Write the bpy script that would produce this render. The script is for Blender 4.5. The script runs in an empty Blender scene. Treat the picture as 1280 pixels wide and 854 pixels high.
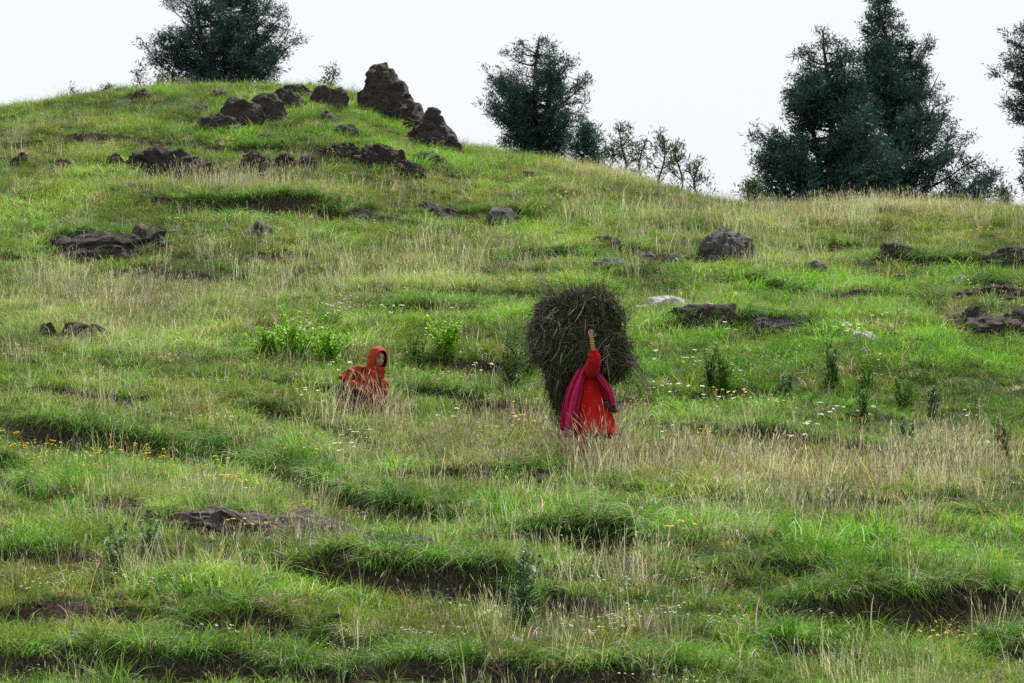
import bpy, math, random
import numpy as np
from mathutils import Vector, Matrix
R = math.radians
random.seed(7)
rng = np.random.default_rng(11)
SC = bpy.context.scene
COL = SC.collection

# ------------------------------------------------------------------ camera
F = 4267.0            # focal length in photo pixels (1280 wide)
PITCH = R(8.0)
cam_d = bpy.data.cameras.new('camera'); cam = bpy.data.objects.new('camera', cam_d); COL.objects.link(cam)
cam_d.lens = 36.0 * F / 1280.0; cam_d.sensor_width = 36.0
cam.location = (0, 0, 0); cam.rotation_euler = (R(90) + PITCH, 0, 0)
cam_d.clip_start = 0.5; cam_d.clip_end = 3000
cam_d.dof.use_dof = True; cam_d.dof.focus_distance = 46.0; cam_d.dof.aperture_fstop = 8.0
SC.camera = cam

# ------------------------------------------------------------------ sky, sun, exposure
SUN_EL, SUN_AZ = R(58), R(24)       # azimuth measured from +Y (behind the hill) towards +X
W = bpy.data.worlds.new('World'); SC.world = W; W.use_nodes = True
nt = W.node_tree; nt.nodes.clear()
out = nt.nodes.new('ShaderNodeOutputWorld'); bg = nt.nodes.new('ShaderNodeBackground')
sky = nt.nodes.new('ShaderNodeTexSky'); sky.sky_type = 'NISHITA'; sky.sun_disc = False
sky.sun_elevation = SUN_EL; sky.sun_rotation = SUN_AZ; sky.dust_density = 4.0; sky.air_density = 1.0
tc = nt.nodes.new('ShaderNodeTexCoord'); mp = nt.nodes.new('ShaderNodeMapping'); mp.inputs['Scale'].default_value = (1.5, 1.5, 4)
nz = nt.nodes.new('ShaderNodeTexNoise'); nz.inputs['Scale'].default_value = 1.3; nz.inputs['Detail'].default_value = 5
cr = nt.nodes.new('ShaderNodeValToRGB')
cr.color_ramp.elements[0].position = .25; cr.color_ramp.elements[0].color = (.80, .80, .80, 1)
cr.color_ramp.elements[1].position = .75; cr.color_ramp.elements[1].color = (.98, .98, .98, 1)
mx = nt.nodes.new('ShaderNodeMixRGB'); mx.inputs['Color2'].default_value = (9.6, 9.9, 10.2, 1)
nt.links.new(tc.outputs['Generated'], mp.inputs['Vector']); nt.links.new(mp.outputs[0], nz.inputs['Vector'])
nt.links.new(nz.outputs['Fac'], cr.inputs[0]); nt.links.new(cr.outputs[0], mx.inputs['Fac'])
nt.links.new(sky.outputs[0], mx.inputs['Color1']); nt.links.new(mx.outputs[0], bg.inputs['Color'])
bg.inputs['Strength'].default_value = 0.064
nt.links.new(bg.outputs[0], out.inputs['Surface'])
sd = bpy.data.lights.new('sun', 'SUN'); sun = bpy.data.objects.new('sun', sd); COL.objects.link(sun)
sd.energy = 5.0; sd.angle = R(2.0); sd.color = (1.0, .96, .88)
sdir = Vector((math.sin(SUN_AZ) * math.cos(SUN_EL), math.cos(SUN_AZ) * math.cos(SUN_EL), math.sin(SUN_EL)))
sun.rotation_euler = sdir.to_track_quat('Z', 'Y').to_euler()
SC.view_settings.view_transform = 'Standard'; SC.view_settings.look = 'None'
SC.view_settings.exposure = 0.68; SC.view_settings.gamma = 1.0; SC.view_settings.use_curve_mapping = False
SC.render.engine = 'CYCLES'
SC.cycles.max_bounces = 6; SC.cycles.diffuse_bounces = 3; SC.cycles.glossy_bounces = 1
SC.cycles.transmission_bounces = 3; SC.cycles.transparent_max_bounces = 4; SC.cycles.use_denoising = False

# ------------------------------------------------------------------ materials
def nodes(name):
    m = bpy.data.materials.new(name); m.use_nodes = True
    n = m.node_tree; n.nodes.clear()
    o = n.nodes.new('ShaderNodeOutputMaterial')
    return m, n, o
def N(n, t, **kw):
    x = n.nodes.new(t)
    for k, v in kw.items():
        if k in x.inputs: x.inputs[k].default_value = v
        else: setattr(x, k, v)
    return x
def mixc(n, fac, a, b, mode='MIX'):
    m = n.nodes.new('ShaderNodeMixRGB'); m.blend_type = mode
    for s, v in ((m.inputs[0], fac), (m.inputs[1], a), (m.inputs[2], b)):
        if hasattr(v, 'default_value') or hasattr(v, 'is_output'): n.links.new(v, s)
        elif isinstance(v, (int, float)): s.default_value = v if s.type == 'VALUE' else (v, v, v, 1)
        else: s.default_value = (*v, 1)
    return m.outputs[0]
def ramp(n, src, stops):
    c = n.nodes.new('ShaderNodeValToRGB'); el = c.color_ramp.elements
    while len(el) < len(stops): el.new(.5)
    for e, (p, col) in zip(el, stops): e.position = p; e.color = (*col, 1)
    n.links.new(src, c.inputs[0]); return c.outputs[0]

def leaf_mat(name, tint=True, transl=.38, rough=.5, gloss=.025):
    """leaf shader: colour from the per-vertex 'bc' attribute times the plant's own 'tint'"""
    m, n, o = nodes(name)
    a = N(n, 'ShaderNodeAttribute', attribute_name='bc'); c = a.outputs['Color']
    if tint:
        t = n.nodes.new('ShaderNodeAttribute'); t.attribute_type = 'INSTANCER'; t.attribute_name = 'tint'
        c = mixc(n, 1.0, c, t.outputs['Color'], 'MULTIPLY')
    d = N(n, 'ShaderNodeBsdfDiffuse'); tr = N(n, 'ShaderNodeBsdfTranslucent'); g = N(n, 'ShaderNodeBsdfGlossy', Roughness=rough)
    g.inputs['Color'].default_value = (.8, .8, .8, 1)
    n.links.new(c, d.inputs['Color']); n.links.new(mixc(n, 1.0, c, (1.1, 1.12, .75), 'MULTIPLY'), tr.inputs['Color'])
    s = N(n, 'ShaderNodeMixShader'); s.inputs[0].default_value = transl
    n.links.new(d.outputs[0], s.inputs[1]); n.links.new(tr.outputs[0], s.inputs[2])
    s2 = N(n, 'ShaderNodeMixShader'); s2.inputs[0].default_value = gloss
    n.links.new(s.outputs[0], s2.inputs[1]); n.links.new(g.outputs[0], s2.inputs[2])
    n.links.new(s2.outputs[0], o.inputs['Surface'])
    return m
M_GRASS = leaf_mat('grass_blade')
M_NEEDLE = leaf_mat('conifer_needle', tint=False, transl=.16, gloss=.03)
M_PLANT = leaf_mat('herb_leaf', tint=False, transl=.35)
M_STRAW = leaf_mat('cut_stalk', tint=False, transl=.05, gloss=.015)

def ground_mat():
    m, n, o = nodes('soil_and_thatch')
    g = N(n, 'ShaderNodeNewGeometry'); pos = g.outputs['Position']
    n1 = N(n, 'ShaderNodeTexNoise', Scale=1.3, Detail=6.0, Roughness=.65); n.links.new(pos, n1.inputs['Vector'])
    n2 = N(n, 'ShaderNodeTexNoise', Scale=22.0, Detail=5.0, Roughness=.7); n.links.new(pos, n2.inputs['Vector'])
    n3 = N(n, 'ShaderNodeTexNoise', Scale=70.0, Detail=3.0, Roughness=.7); n.links.new(pos, n3.inputs['Vector'])
    thatch = ramp(n, n2.outputs['Fac'], [(.3, (.022, .045, .010)), (.55, (.050, .085, .020)), (.75, (.11, .13, .045))])
    soil = ramp(n, n2.outputs['Fac'], [(.32, (.012, .008, .006)), (.5, (.060, .042, .032)), (.68, (.18, .135, .105))])
    soil = mixc(n, .35, soil, ramp(n, n3.outputs['Fac'], [(.4, (.02, .016, .013)), (.65, (.15, .125, .105))]))
    a = N(n, 'ShaderNodeAttribute', attribute_name='soil')
    ad = N(n, 'ShaderNodeMath', operation='MULTIPLY_ADD'); n.links.new(n1.outputs['Fac'], ad.inputs[0]); ad.inputs[1].default_value = .5; 
    sb = N(n, 'ShaderNodeMath', operation='SUBTRACT'); n.links.new(a.outputs['Fac'], sb.inputs[0]); sb.inputs[1].default_value = .25
    n.links.new(sb.outputs[0], ad.inputs[2])
    st = ramp(n, ad.outputs[0], [(.35, (0, 0, 0)), (.6, (1, 1, 1))])
    c = mixc(n, st, thatch, soil)
    b = N(n, 'ShaderNodeBsdfPrincipled', Roughness=.95); n.links.new(c, b.inputs['Base Color'])
    b.inputs['Specular IOR Level'].default_value = .1
    bp = N(n, 'ShaderNodeBump', Strength=1.0, Distance=.09); n.links.new(n2.outputs['Fac'], bp.inputs['Height'])
    n.links.new(bp.outputs[0], b.inputs['Normal']); n.links.new(b.outputs[0], o.inputs['Surface'])
    return m
M_GROUND = ground_mat()

def rock_mat(name, dark, mid, light, scale=3.0, lichen=None, bump=.06):
    m, n, o = nodes(name)
    t = N(n, 'ShaderNodeTexCoord'); p = t.outputs['Object']
    mp = N(n, 'ShaderNodeMapping'); mp.inputs['Scale'].default_value = (1, 1, 1.7); mp.inputs['Rotation'].default_value = (.3, .5, 0)
    n.links.new(p, mp.inputs['Vector'])
    n1 = N(n, 'ShaderNodeTexNoise', Scale=scale, Detail=8.0, Roughness=.68); n.links.new(mp.outputs[0], n1.inputs['Vector'])
    n2 = N(n, 'ShaderNodeTexNoise', Scale=scale * 6, Detail=6.0, Roughness=.75); n.links.new(mp.outputs[0], n2.inputs['Vector'])
    v = N(n, 'ShaderNodeTexVoronoi', Scale=scale * 1.6, feature='DISTANCE_TO_EDGE'); n.links.new(mp.outputs[0], v.inputs['Vector'])
    c = ramp(n, n1.outputs['Fac'], [(.32, dark), (.52, mid), (.74, light)])
    c = mixc(n, .45, c, ramp(n, n2.outputs['Fac'], [(.35, dark), (.7, light)]))
    if lichen:
        n3 = N(n, 'ShaderNodeTexNoise', Scale=scale * 2.3, Detail=5.0, Roughness=.6); n.links.new(p, n3.inputs['Vector'])
        c = mixc(n, ramp(n, n3.outputs['Fac'], [(lichen[0], (0, 0, 0)), (lichen[0] + .07, (1, 1, 1))]), c, lichen[1])
    ck = N(n, 'ShaderNodeTexVoronoi', Scale=scale * .9, feature='DISTANCE_TO_EDGE'); wv = mixc(n, .25, mp.outputs[0], n1.outputs['Color']); n.links.new(wv, ck.inputs['Vector'])
    c = mixc(n, ramp(n, ck.outputs['Distance'], [(.0, (.85, .85, .85)), (.035, (0, 0, 0))]), c, tuple(q * .5 for q in dark))
    b = N(n, 'ShaderNodeBsdfPrincipled', Roughness=.88); n.links.new(c, b.inputs['Base Color'])
    b.inputs['Specular IOR Level'].default_value = .25
    ad = N(n, 'ShaderNodeMath', operation='MULTIPLY_ADD'); n.links.new(n2.outputs['Fac'], ad.inputs[0]); ad.inputs[1].default_value = .5
    n.links.new(n1.outputs['Fac'], ad.inputs[2])
    bp = N(n, 'ShaderNodeBump', Strength=1.0, Distance=bump); n.links.new(ad.outputs[0], bp.inputs['Height'])
    bp2 = N(n, 'ShaderNodeBump', Strength=.5, Distance=bump); n.links.new(v.outputs['Distance'], bp2.inputs['Height']); n.links.new(bp.outputs[0], bp2.inputs['Normal'])
    n.links.new(bp2.outputs[0], b.inputs['Normal']); n.links.new(b.outputs[0], o.inputs['Surface'])
    return m
M_ROCK = rock_mat('dark_rock', (.006, .005, .005), (.026, .020, .018), (.12, .098, .088), 2.6, (.64, (.085, .038, .024)))
M_ROCKG = rock_mat('grey_rock', (.018, .017, .018), (.065, .060, .060), (.17, .16, .155), 3.0, (.68, (.24, .23, .21)))
M_PEAT = rock_mat('earthy_rock', (.007, .005, .005), (.034, .026, .023), (.115, .092, .082), 4.0, bump=.1)
M_PALE = rock_mat('pale_rock', (.03, .028, .028), (.42, .41, .40), (.85, .84, .82), 4.0)
M_SLAB = rock_mat('bare_earth_slab', (.03, .022, .017), (.11, .082, .064), (.24, .195, .16), 3.5, bump=.08)
M_BARK = rock_mat('bark', (.02, .016, .012), (.05, .04, .032), (.10, .08, .065), 8.0, bump=.02)

def cloth(name, c1, c2, scale=30.0, pattern=None, rough=.85, sheen=.3):
    m, n, o = nodes(name)
    t = N(n, 'ShaderNodeTexCoord'); p = t.outputs['Object']
    n1 = N(n, 'ShaderNodeTexNoise', Scale=scale, Detail=4.0); n.links.new(p, n1.inputs['Vector'])
    c = ramp(n, n1.outputs['Fac'], [(.35, c1), (.65, c2)])
    if pattern and pattern[0] == 'spots':
        v = N(n, 'ShaderNodeTexVoronoi', Scale=pattern[1]); n.links.new(p, v.inputs['Vector'])
        c = mixc(n, ramp(n, v.outputs['Distance'], [(pattern[2], (1, 1, 1)), (pattern[2] + .06, (0, 0, 0))]), c, pattern[3])
    if pattern and pattern[0] == 'check':
        u = N(n, 'ShaderNodeAttribute', attribute_name='uvw')
        sp = N(n, 'ShaderNodeSeparateXYZ'); n.links.new(u.outputs['Vector'], sp.inputs[0])
        f = None
        for k in range(2):
            a = N(n, 'ShaderNodeMath', operation='FRACT'); n.links.new(sp.outputs[k], a.inputs[0])
            b = N(n, 'ShaderNodeMath', operation='LESS_THAN'); n.links.new(a.outputs[0], b.inputs[0]); b.inputs[1].default_value = pattern[1]
            if f is None: f = b.outputs[0]
            else:
                mm = N(n, 'ShaderNodeMath', operation='MAXIMUM'); n.links.new(f, mm.inputs[0]); n.links.new(b.outputs[0], mm.inputs[1]); f = mm.outputs[0]
        # broad darker woven band
        sn = N(n, 'ShaderNodeMath', operation='MULTIPLY'); n.links.new(sp.outputs[0], sn.inputs[0]); sn.inputs[1].default_value = .17
        fr = N(n, 'ShaderNodeMath', operation='FRACT'); n.links.new(sn.outputs[0], fr.inputs[0])
        lt = N(n, 'ShaderNodeMath', operation='LESS_THAN'); n.links.new(fr.outputs[0], lt.inputs[0]); lt.inputs[1].default_value = .40
        c = mixc(n, lt.outputs[0], c, pattern[3])
        c = mixc(n, f, c, pattern[2])
    b = N(n, 'ShaderNodeBsdfPrincipled', Roughness=rough); n.links.new(c, b.inputs['Base Color'])
    b.inputs['Specular IOR Level'].default_value = .15; b.inputs['Sheen Weight'].default_value = sheen * .2
    n2 = N(n, 'ShaderNodeTexNoise', Scale=9.0, Detail=4.0); n.links.new(p, n2.inputs['Vector'])
    bp = N(n, 'ShaderNodeBump', Strength=.6, Distance=.03); n.links.new(n2.outputs['Fac'], bp.inputs['Height']); n.links.new(bp.outputs[0], b.inputs['Normal'])
    n.links.new(b.outputs[0], o.inputs['Surface'])
    return m
def plain(name, c, rough=.6, metal=0.0, sss=0.0):
    m, n, o = nodes(name)
    t = N(n, 'ShaderNodeTexCoord'); n1 = N(n, 'ShaderNodeTexNoise', Scale=25.0, Detail=3.0); n.links.new(t.outputs['Object'], n1.inputs['Vector'])
    cc = ramp(n, n1.outputs['Fac'], [(.3, tuple(x * .8 for x in c)), (.7, tuple(min(1, x * 1.15) for x in c))])
    b = N(n, 'ShaderNodeBsdfPrincipled', Roughness=rough, Metallic=metal); n.links.new(cc, b.inputs['Base Color'])
    n.links.new(b.outputs[0], o.inputs['Surface']); return m
M_SKIN = plain('skin', (.36, .18, .11), .55)
M_HAIR = plain('black_hair', (.012, .010, .010), .5)
M_EYE = plain('dark_eye', (.015, .012, .012), .25)
M_LIP = plain('lips', (.24, .08, .07), .5)
M_GOLD = plain('bangle_metal', (.75, .55, .22), .3, 1.0)
M_RED = cloth('red_cotton', (.36, .006, .010), (.46, .010, .012))
M_REDPAT = cloth('red_orange_print', (.44, .006, .012), (.56, .014, .014), 7.0, ('spots', 11.0, .14, (.55, .09, .03)))
M_PINK = cloth('crimson_pink_cloth', (.34, .006, .060), (.50, .014, .105), 18.0, ('spots', 9.0, .15, (.12, .06, .10)))
M_RUST = cloth('rust_orange_cloth', (.28, .028, .008), (.36, .042, .012), 25.0)
M_RUSTCHK = cloth('rust_orange_check', (.28, .030, .008), (.38, .045, .012), 25.0, ('check', .08, (.36, .13, .07), (.21, .018, .010)))
M_FLORAL = cloth('dark_floral_print', (.045, .008, .014), (.09, .016, .022), 30.0, ('spots', 26.0, .30, (.30, .16, .14)))
M_DARKCL = cloth('dark_brown_cloth', (.035, .014, .016), (.07, .025, .025), 20.0, ('spots', 20.0, .25, (.30, .18, .17)))

# ------------------------------------------------------------------ mesh helpers
def mesh_np(name, v, faces, cols=None, attrs=None):
    """v (n,3); faces: list of int arrays (k,m) of polygons with m corners"""
    me = bpy.data.meshes.new(name)
    v = np.asarray(v, dtype=np.float32); me.vertices.add(len(v)); me.vertices.foreach_set('co', v.ravel())
    fs = [np.asarray(f, dtype=np.int32) for f in faces if len(f)]
    nl = sum(f.size for f in fs); npoly = sum(len(f) for f in fs)
    me.loops.add(nl); me.polygons.add(npoly)
    me.loops.foreach_set('vertex_index', np.concatenate([f.ravel() for f in fs]))
    starts, tot, s = [], [], 0
    for f in fs:
        k = f.shape[1]; starts.append(s + np.arange(len(f)) * k); tot.append(np.full(len(f), k)); s += f.size
    me.polygons.foreach_set('loop_start', np.concatenate(starts).astype(np.int32))
    me.polygons.foreach_set('loop_total', np.concatenate(tot).astype(np.int32))
    if cols is not None:
        a = me.attributes.new('bc', 'FLOAT_COLOR', 'POINT')
        c = np.ones((len(v), 4), np.float32); c[:, :3] = cols; a.data.foreach_set('color', c.ravel())
    for k, (typ, arr) in (attrs or {}).items():
        a = me.attributes.new(k, typ, 'POINT')
        arr = np.asarray(arr)
        if typ == 'FLOAT': a.data.foreach_set('value', arr.astype(np.float32))
        elif typ == 'INT': a.data.foreach_set('value', arr.astype(np.int32))
        elif typ == 'FLOAT_VECTOR': a.data.foreach_set('vector', arr.astype(np.float32).ravel())
        elif typ == 'FLOAT_COLOR': a.data.foreach_set('color', arr.astype(np.float32).ravel())
    me.update(calc_edges=True); me.validate(); return me
class MB:
    def __init__(s): s.v = []; s.f = {}; s.c = []; s.n = 0
    def add(s, v, faces, col=(1, 1, 1)):
        v = np.asarray(v, float).reshape(-1, 3)
        for f in faces:
            f = np.asarray(f, int)
            if len(f): s.f.setdefault(f.shape[1], []).append(f + s.n)
        s.v.append(v); c = np.empty((len(v), 3)); c[:] = col; s.c.append(c); s.n += len(v)
    def mesh(s, name):
        return mesh_np(name, np.concatenate(s.v), [np.concatenate(x) for x in s.f.values()], np.concatenate(s.c))
    def build(s, name, mat, parent=None, smooth=True, loc=(0, 0, 0)):
        return link(name, s.mesh(name), mat, parent, smooth, loc)
def link(name, me, mat, parent=None, smooth=True, loc=(0, 0, 0)):
    o = bpy.data.objects.new(name, me); COL.objects.link(o); o.location = loc
    if mat: me.materials.append(mat)
    if smooth: me.polygons.foreach_set('use_smooth', np.ones(len(me.polygons), bool))
    if parent: o.parent = parent
    return o
def tag(o, label=None, cat=None, group=None, kind=None):
    if label: o['label'] = label
    if cat: o['category'] = cat
    if group: o['group'] = group
    if kind: o['kind'] = kind
    return o
def empty(name, loc, rz=0):
    o = bpy.data.objects.new(name, None); COL.objects.link(o); o.location = loc; o.rotation_euler = (0, 0, rz); o.empty_display_size = .2
    return o

def _hash(ix, iy, seed):
    h = (ix.astype(np.int64) * 374761393 + iy.astype(np.int64) * 668265263 + seed * 974634777) & 0xffffffff
    h = ((h ^ (h >> 13)) * 1274126177) & 0xffffffff
    return ((h ^ (h >> 16)) & 0xffff) / 65535.0
def vn(x, y, seed=0):
    x = np.asarray(x, float); y = np.asarray(y, float)
    ix = np.floor(x); iy = np.floor(y); fx = x - ix; fy = y - iy
    fx = fx * fx * fx * (fx * (fx * 6 - 15) + 10); fy = fy * fy * fy * (fy * (fy * 6 - 15) + 10)
    a = _hash(ix, iy, seed); b = _hash(ix + 1, iy, seed); c = _hash(ix, iy + 1, seed); d = _hash(ix + 1, iy + 1, seed)
    return (a + (b - a) * fx) * (1 - fy) + (c + (d - c) * fx) * fy
def fbm(x, y, seed=0, o=3):
    s = 0; a = .5; t = 0
    for k in range(o): s = s + a * vn(x * 2 ** k, y * 2 ** k, seed + k * 17); t += a; a *= .5
    return s / t
def sstep(a, b, x):
    t = np.clip((np.asarray(x, float) - a) / (b - a), 0, 1); return t * t * (3 - 2 * t)
def n3(p, s, seed=0, o=3):
    """cheap 3-d noise for rocks: product blend of three planar noises, centred on 0"""
    return (fbm(p[:, 0] * s + p[:, 2] * s * .6, p[:, 1] * s - p[:, 2] * s * .3, seed, o) + fbm(p[:, 1] * s + 5, p[:, 2] * s + p[:, 0] * .4 * s, seed + 5, o)
            + fbm(p[:, 2] * s + 9, p[:, 0] * s - p[:, 1] * .5 * s, seed + 9, o)) / 1.5 - 1.0

# ------------------------------------------------------------------ terrain
def tanel(py): return math.tan(PITCH + math.atan((427 - py) / F))
_kn = [(-60, .02), (0, .05), (20, .10), (30, .235), (45, .235), (46, .29), (73, .29), (79, .13), (120, .10), (160, .0), (3000, -.01)]
_Y = np.arange(-600, 1200, .25); _s = np.interp(_Y, [k[0] for k in _kn], [k[1] for k in _kn])
_Z = np.cumsum(_s) * .25; _Z += 4.71 - np.interp(45, _Y, _Z)
SKY_PTS = [(-700, 190), (-300, 175), (-60, 160), (0, 150), (60, 140), (110, 130), (150, 124), (200, 118), (300, 114), (420, 120), (470, 135), (530, 172), (570, 196), (640, 208), (700, 222), (760, 238), (820, 258), (870, 285), (900, 305), (940, 350)]
_zb = np.interp(92, _Y, _Z)
KX = [(p[0] - 640) / F * 92 for p in SKY_PTS] + [14]; KV = [max(0, tanel(p[1]) * 92 - _zb) for p in SKY_PTS] + [0]
def h0(X, Y):
    X = np.asarray(X, float); Y = np.asarray(Y, float)
    z = np.interp(Y, _Y, _Z)
    z = z + np.interp(X, KX, KV) * sstep(62, 93, Y) * (1 - .8 * sstep(120, 260, Y))
    und = 1 - .75 * sstep(60, 85, Y)
    z = z + (fbm(X / 9 + 3, Y / 7, 1, 2) - .5) * .9 * und + (fbm(X / 3.3, Y / 2.2, 4, 2) - .5) * .28 * (1 - .4 * sstep(60, 85, Y))
    # small cattle terracettes following the contour
    sp = 2.7; u = (Y + 5 * fbm(X / 11, Y / 14, 8, 2) + .5 * fbm(X / 1.2, Y / 2, 9, 2)) / sp; c = np.floor(u); d = (1 - (u - c)) * sp
    A = .26 * sstep(.50, .75, vn(X / 3.2, c * 7.31, 12)); z = z - A * sstep(0, .22, d) * np.exp(-d / 1.0)
    z = z + (fbm(X / .8, Y / .7, 21, 2) - .5) * .17 + (vn(X / .3, Y / .3, 23) - .5) * .06
    return z
TER = []
def raydir(px, py):
    a = (427 - py) / F; c, s = math.cos(PITCH), math.sin(PITCH)
    d = np.array([(px - 640) / F, c - s * a, s + c * a]); return d / d[1]
_YS = np.arange(20, 130, .04)
def hit(px, py, H=None, Ymin=20):
    H = H or hgt; d = raydir(px, py); Y = _YS[_YS > Ymin]
    below = H(Y * d[0], Y) > Y * d[2]
    i = int(np.argmax(below)) if below.any() else int(np.argmax(H(Y * d[0], Y) - Y * d[2]))
    return float(Y[i] * d[0]), float(Y[i])
def proj(X, Y, Z):
    c, s = math.cos(PITCH), math.sin(PITCH); w = Y * c + Z * s; v = -Y * s + Z * c
    return 640 + F * X / w, 427 - F * v / w
# banks (photo outline of each grassy lip, bank height in metres)
BANKS = [
 ([(-80, 530), (0, 535), (100, 545), (200, 560), (300, 580), (400, 606), (470, 630), (560, 645), (670, 655)], [.15, .25, .30, .32, .50, .46, .36, .38, .05]),
 ([(630, 675), (720, 667), (800, 668), (880, 690)], [.05, .60, .58, .05]),
 ([(900, 748), (1020, 745), (1080, 738), (1180, 745), (1290, 752), (1350, 755)], [.05, .28, .38, .36, .25, .1]),
 ([(150, 660), (200, 647), (300, 640), (400, 660), (480, 680), (575, 695)], [.0, .06, .08, .08, .12, .0]),
 ([(320, 722), (420, 700), (520, 712), (620, 722), (700, 745), (790, 758)], [.0, .34, .38, .34, .28, .0]),
 ([(-80, 600), (0, 598), (50, 608), (100, 645)], [.36, .36, .34, 0]),
 ([(150, 800), (230, 786), (330, 780), (440, 792), (520, 810)], [0, .2, .25, .2, 0]),
 ([(-60, 700), (30, 695), (120, 700), (180, 712)], [.2, .26, .2, 0]),
 ([(-80, 825), (60, 820), (180, 812), (330, 812), (500, 830), (700, 838), (900, 842)], [.2, .2, .28, .25, .2, .25, .1]),
 ([(900, 800), (980, 786), (1040, 784), (1110, 812)], [0, .36, .38, 0]),
 ([(820, 722), (900, 708), (1000, 706), (1060, 720)], [0, .2, .2, 0]),
 ([(1130, 800), (1220, 790), (1300, 800)], [0, .25, .25]),
 ([(1120, 650), (1200, 643), (1300, 655)], [0, .2, .2]),
 ([(560, 590), (650, 598), (760, 606), (820, 615)], [0, .15, .18, 0]),
 ([(260, 508), (330, 512), (400, 530), (480, 555), (570, 572)], [0, .2, .24, .2, 0]),
 ([(440, 486), (520, 490), (600, 496), (690, 515)], [0, .28, .28, .05]),
 ([(770, 533), (850, 540), (960, 540), (1080, 560), (1260, 574)], [.08, .28, .26, .25, .12]),
 ([(420, 388), (500, 386), (590, 388), (665, 378), (700, 385)], [0, .28, .26, .22, 0]),
 ([(790, 412), (860, 404), (930, 398), (1020, 402), (1040, 410)], [0, .24, .28, .2, 0]),
 ([(1160, 412), (1200, 406), (1300, 412)], [0, .22, .2]),
 ([(180, 266), (250, 260), (330, 260), (420, 266), (490, 268)], [0, .3, .34, .3, 0]),
 ([(40, 306), (90, 298), (160, 297), (230, 312)], [0, .32, .3, 0]),
 ([(500, 270), (560, 264), (640, 268), (720, 280)], [0, .22, .2, 0]),
 ([(590, 330), (650, 318), (740, 316), (820, 330)], [0, .28, .24, 0]),
 ([(840, 360), (900, 350), (960, 352), (1040, 370), (1120, 386)], [0, .26, .26, .2, 0]),
 ([(1040, 338), (1090, 324), (1160, 328), (1290, 330)], [0, .28, .3, .26]),
 ([(1080, 368), (1180, 356), (1300, 362)], [0, .24, .26]),
 ([(960, 315), (1040, 305), (1100, 312)], [0, .18, 0]),
 ([(700, 318), (780, 312), (870, 318)], [0, .2, 0]),
 ([(-40, 325), (20, 318), (60, 325)], [.2, .2, 0]),
 ([(60, 440), (130, 452), (220, 470), (300, 480)], [0, .12, .12, 0]),
 ([(990, 525), (1060, 520), (1150, 530)], [0, .22, 0]),
]
for pl, hs in BANKS:
    w = [hit(px, py, h0) for px, py in pl]; w, hs = zip(*sorted(zip(w, hs)))
    TER.append((np.array([a[0] for a in w]), np.array([a[1] for a in w]), np.array(hs)))
def lip(k, X):
    x, y, a = TER[k]
    return np.interp(X, x, y) + .5 * (fbm(X / .9 + k * 3.1, X * 0 + k, 31, 2) - .5), np.where((X < x[0] - .4) | (X > x[-1] + .4), 0, np.interp(X, x, a, left=0 if a[0] == 0 else a[0], right=0 if a[-1] == 0 else a[-1]))
def hgt(X, Y):
    X = np.asarray(X, float); Y = np.asarray(Y, float); z = h0(X, Y)
    for k in range(len(TER)):
        L, A = lip(k, X); A = A * (.75 + .5 * vn(X / .7, X * 0 + k * 2.3, 37)); d = L - Y
        z = z + A * np.where(d < 0, .25 * np.exp(np.minimum(d, 0) / .7), .25 - sstep(0, .16, d) * np.exp(-np.maximum(d, 0) / 1.5) - .25 * sstep(0, 1.2, d))
    return z
# ground sheet: fine where the hillside is seen, coarse out to the horizon
gy = np.concatenate([np.linspace(-500, -40, 12), np.linspace(-30, 22, 40), np.arange(24, 46, .06), np.arange(46, 70, .085), np.arange(70, 104, .13), np.arange(105, 170, 2.0), np.linspace(180, 1100, 14)])
gx = np.concatenate([np.linspace(-800, -60, 12), np.linspace(-50, -23, 14), np.arange(-21.5, 21.5, .1), np.linspace(23, 50, 14), np.linspace(60, 800, 12)])
GX, GY = np.meshgrid(gx, gy); GZ = hgt(GX.ravel(), GY.ravel()).reshape(GX.shape)
sy = np.gradient(GZ, gy, axis=0); sx = np.gradient(GZ, gx, axis=1)
BARE = [(300, 662, 130, 26), (500, 690, 70, 14), (250, 800, 120, 14), (380, 800, 90, 14), (150, 640, 60, 18), (90, 760, 70, 12), (1090, 770, 80, 16), (770, 705, 70, 14), (350, 325, 60, 10), (140, 312, 60, 10),
        (900, 410, 110, 10), (1230, 418, 70, 10), (850, 330, 90, 7), (1130, 352, 60, 7), (560, 425, 60, 5), (1080, 550, 60, 5), (370, 590, 70, 14), (620, 660, 60, 8), (30, 560, 50, 12), (1240, 370, 60, 8), (430, 785, 80, 8)]
def bare(X, Y, Z):
    px, py = proj(X, Y, Z); b = 0
    for cx, cy, rx, ry in BARE: b = np.maximum(b, np.exp(-(((px - cx) / rx) ** 2 + ((py - cy) / ry) ** 2) * 1.2))
    return b
def soilf(slope, X, Y, Z):
    n = fbm(X / .5, Y / .5, 41, 2)
    return np.clip(sstep(.75, 1.25, slope + (n - .5) * .5) + sstep(.42, .62, bare(X, Y, Z) * (.55 + n * .75)), 0, 1)
SL = np.hypot(sx, sy)
SOIL = np.where((GY > 22) & (GY < 110), soilf(SL, GX, np.maximum(GY, 5), GZ), 0.0)
ny, nx = GX.shape; I = np.arange(ny * nx).reshape(ny, nx)
gf = np.stack([I[:-1, :-1], I[:-1, 1:], I[1:, 1:], I[1:, :-1]], -1).reshape(-1, 4)
ground = link('ground', mesh_np('ground', np.stack([GX, GY, GZ], -1).reshape(-1, 3), [gf], None, {'soil': ('FLOAT', SOIL.ravel())}), M_GROUND)
tag(ground, 'grassy terraced hillside with banks of bare dark soil', kind='structure')

FOOT = []   # footprints (x, y, rx, ry) that grass keeps out of
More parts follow.
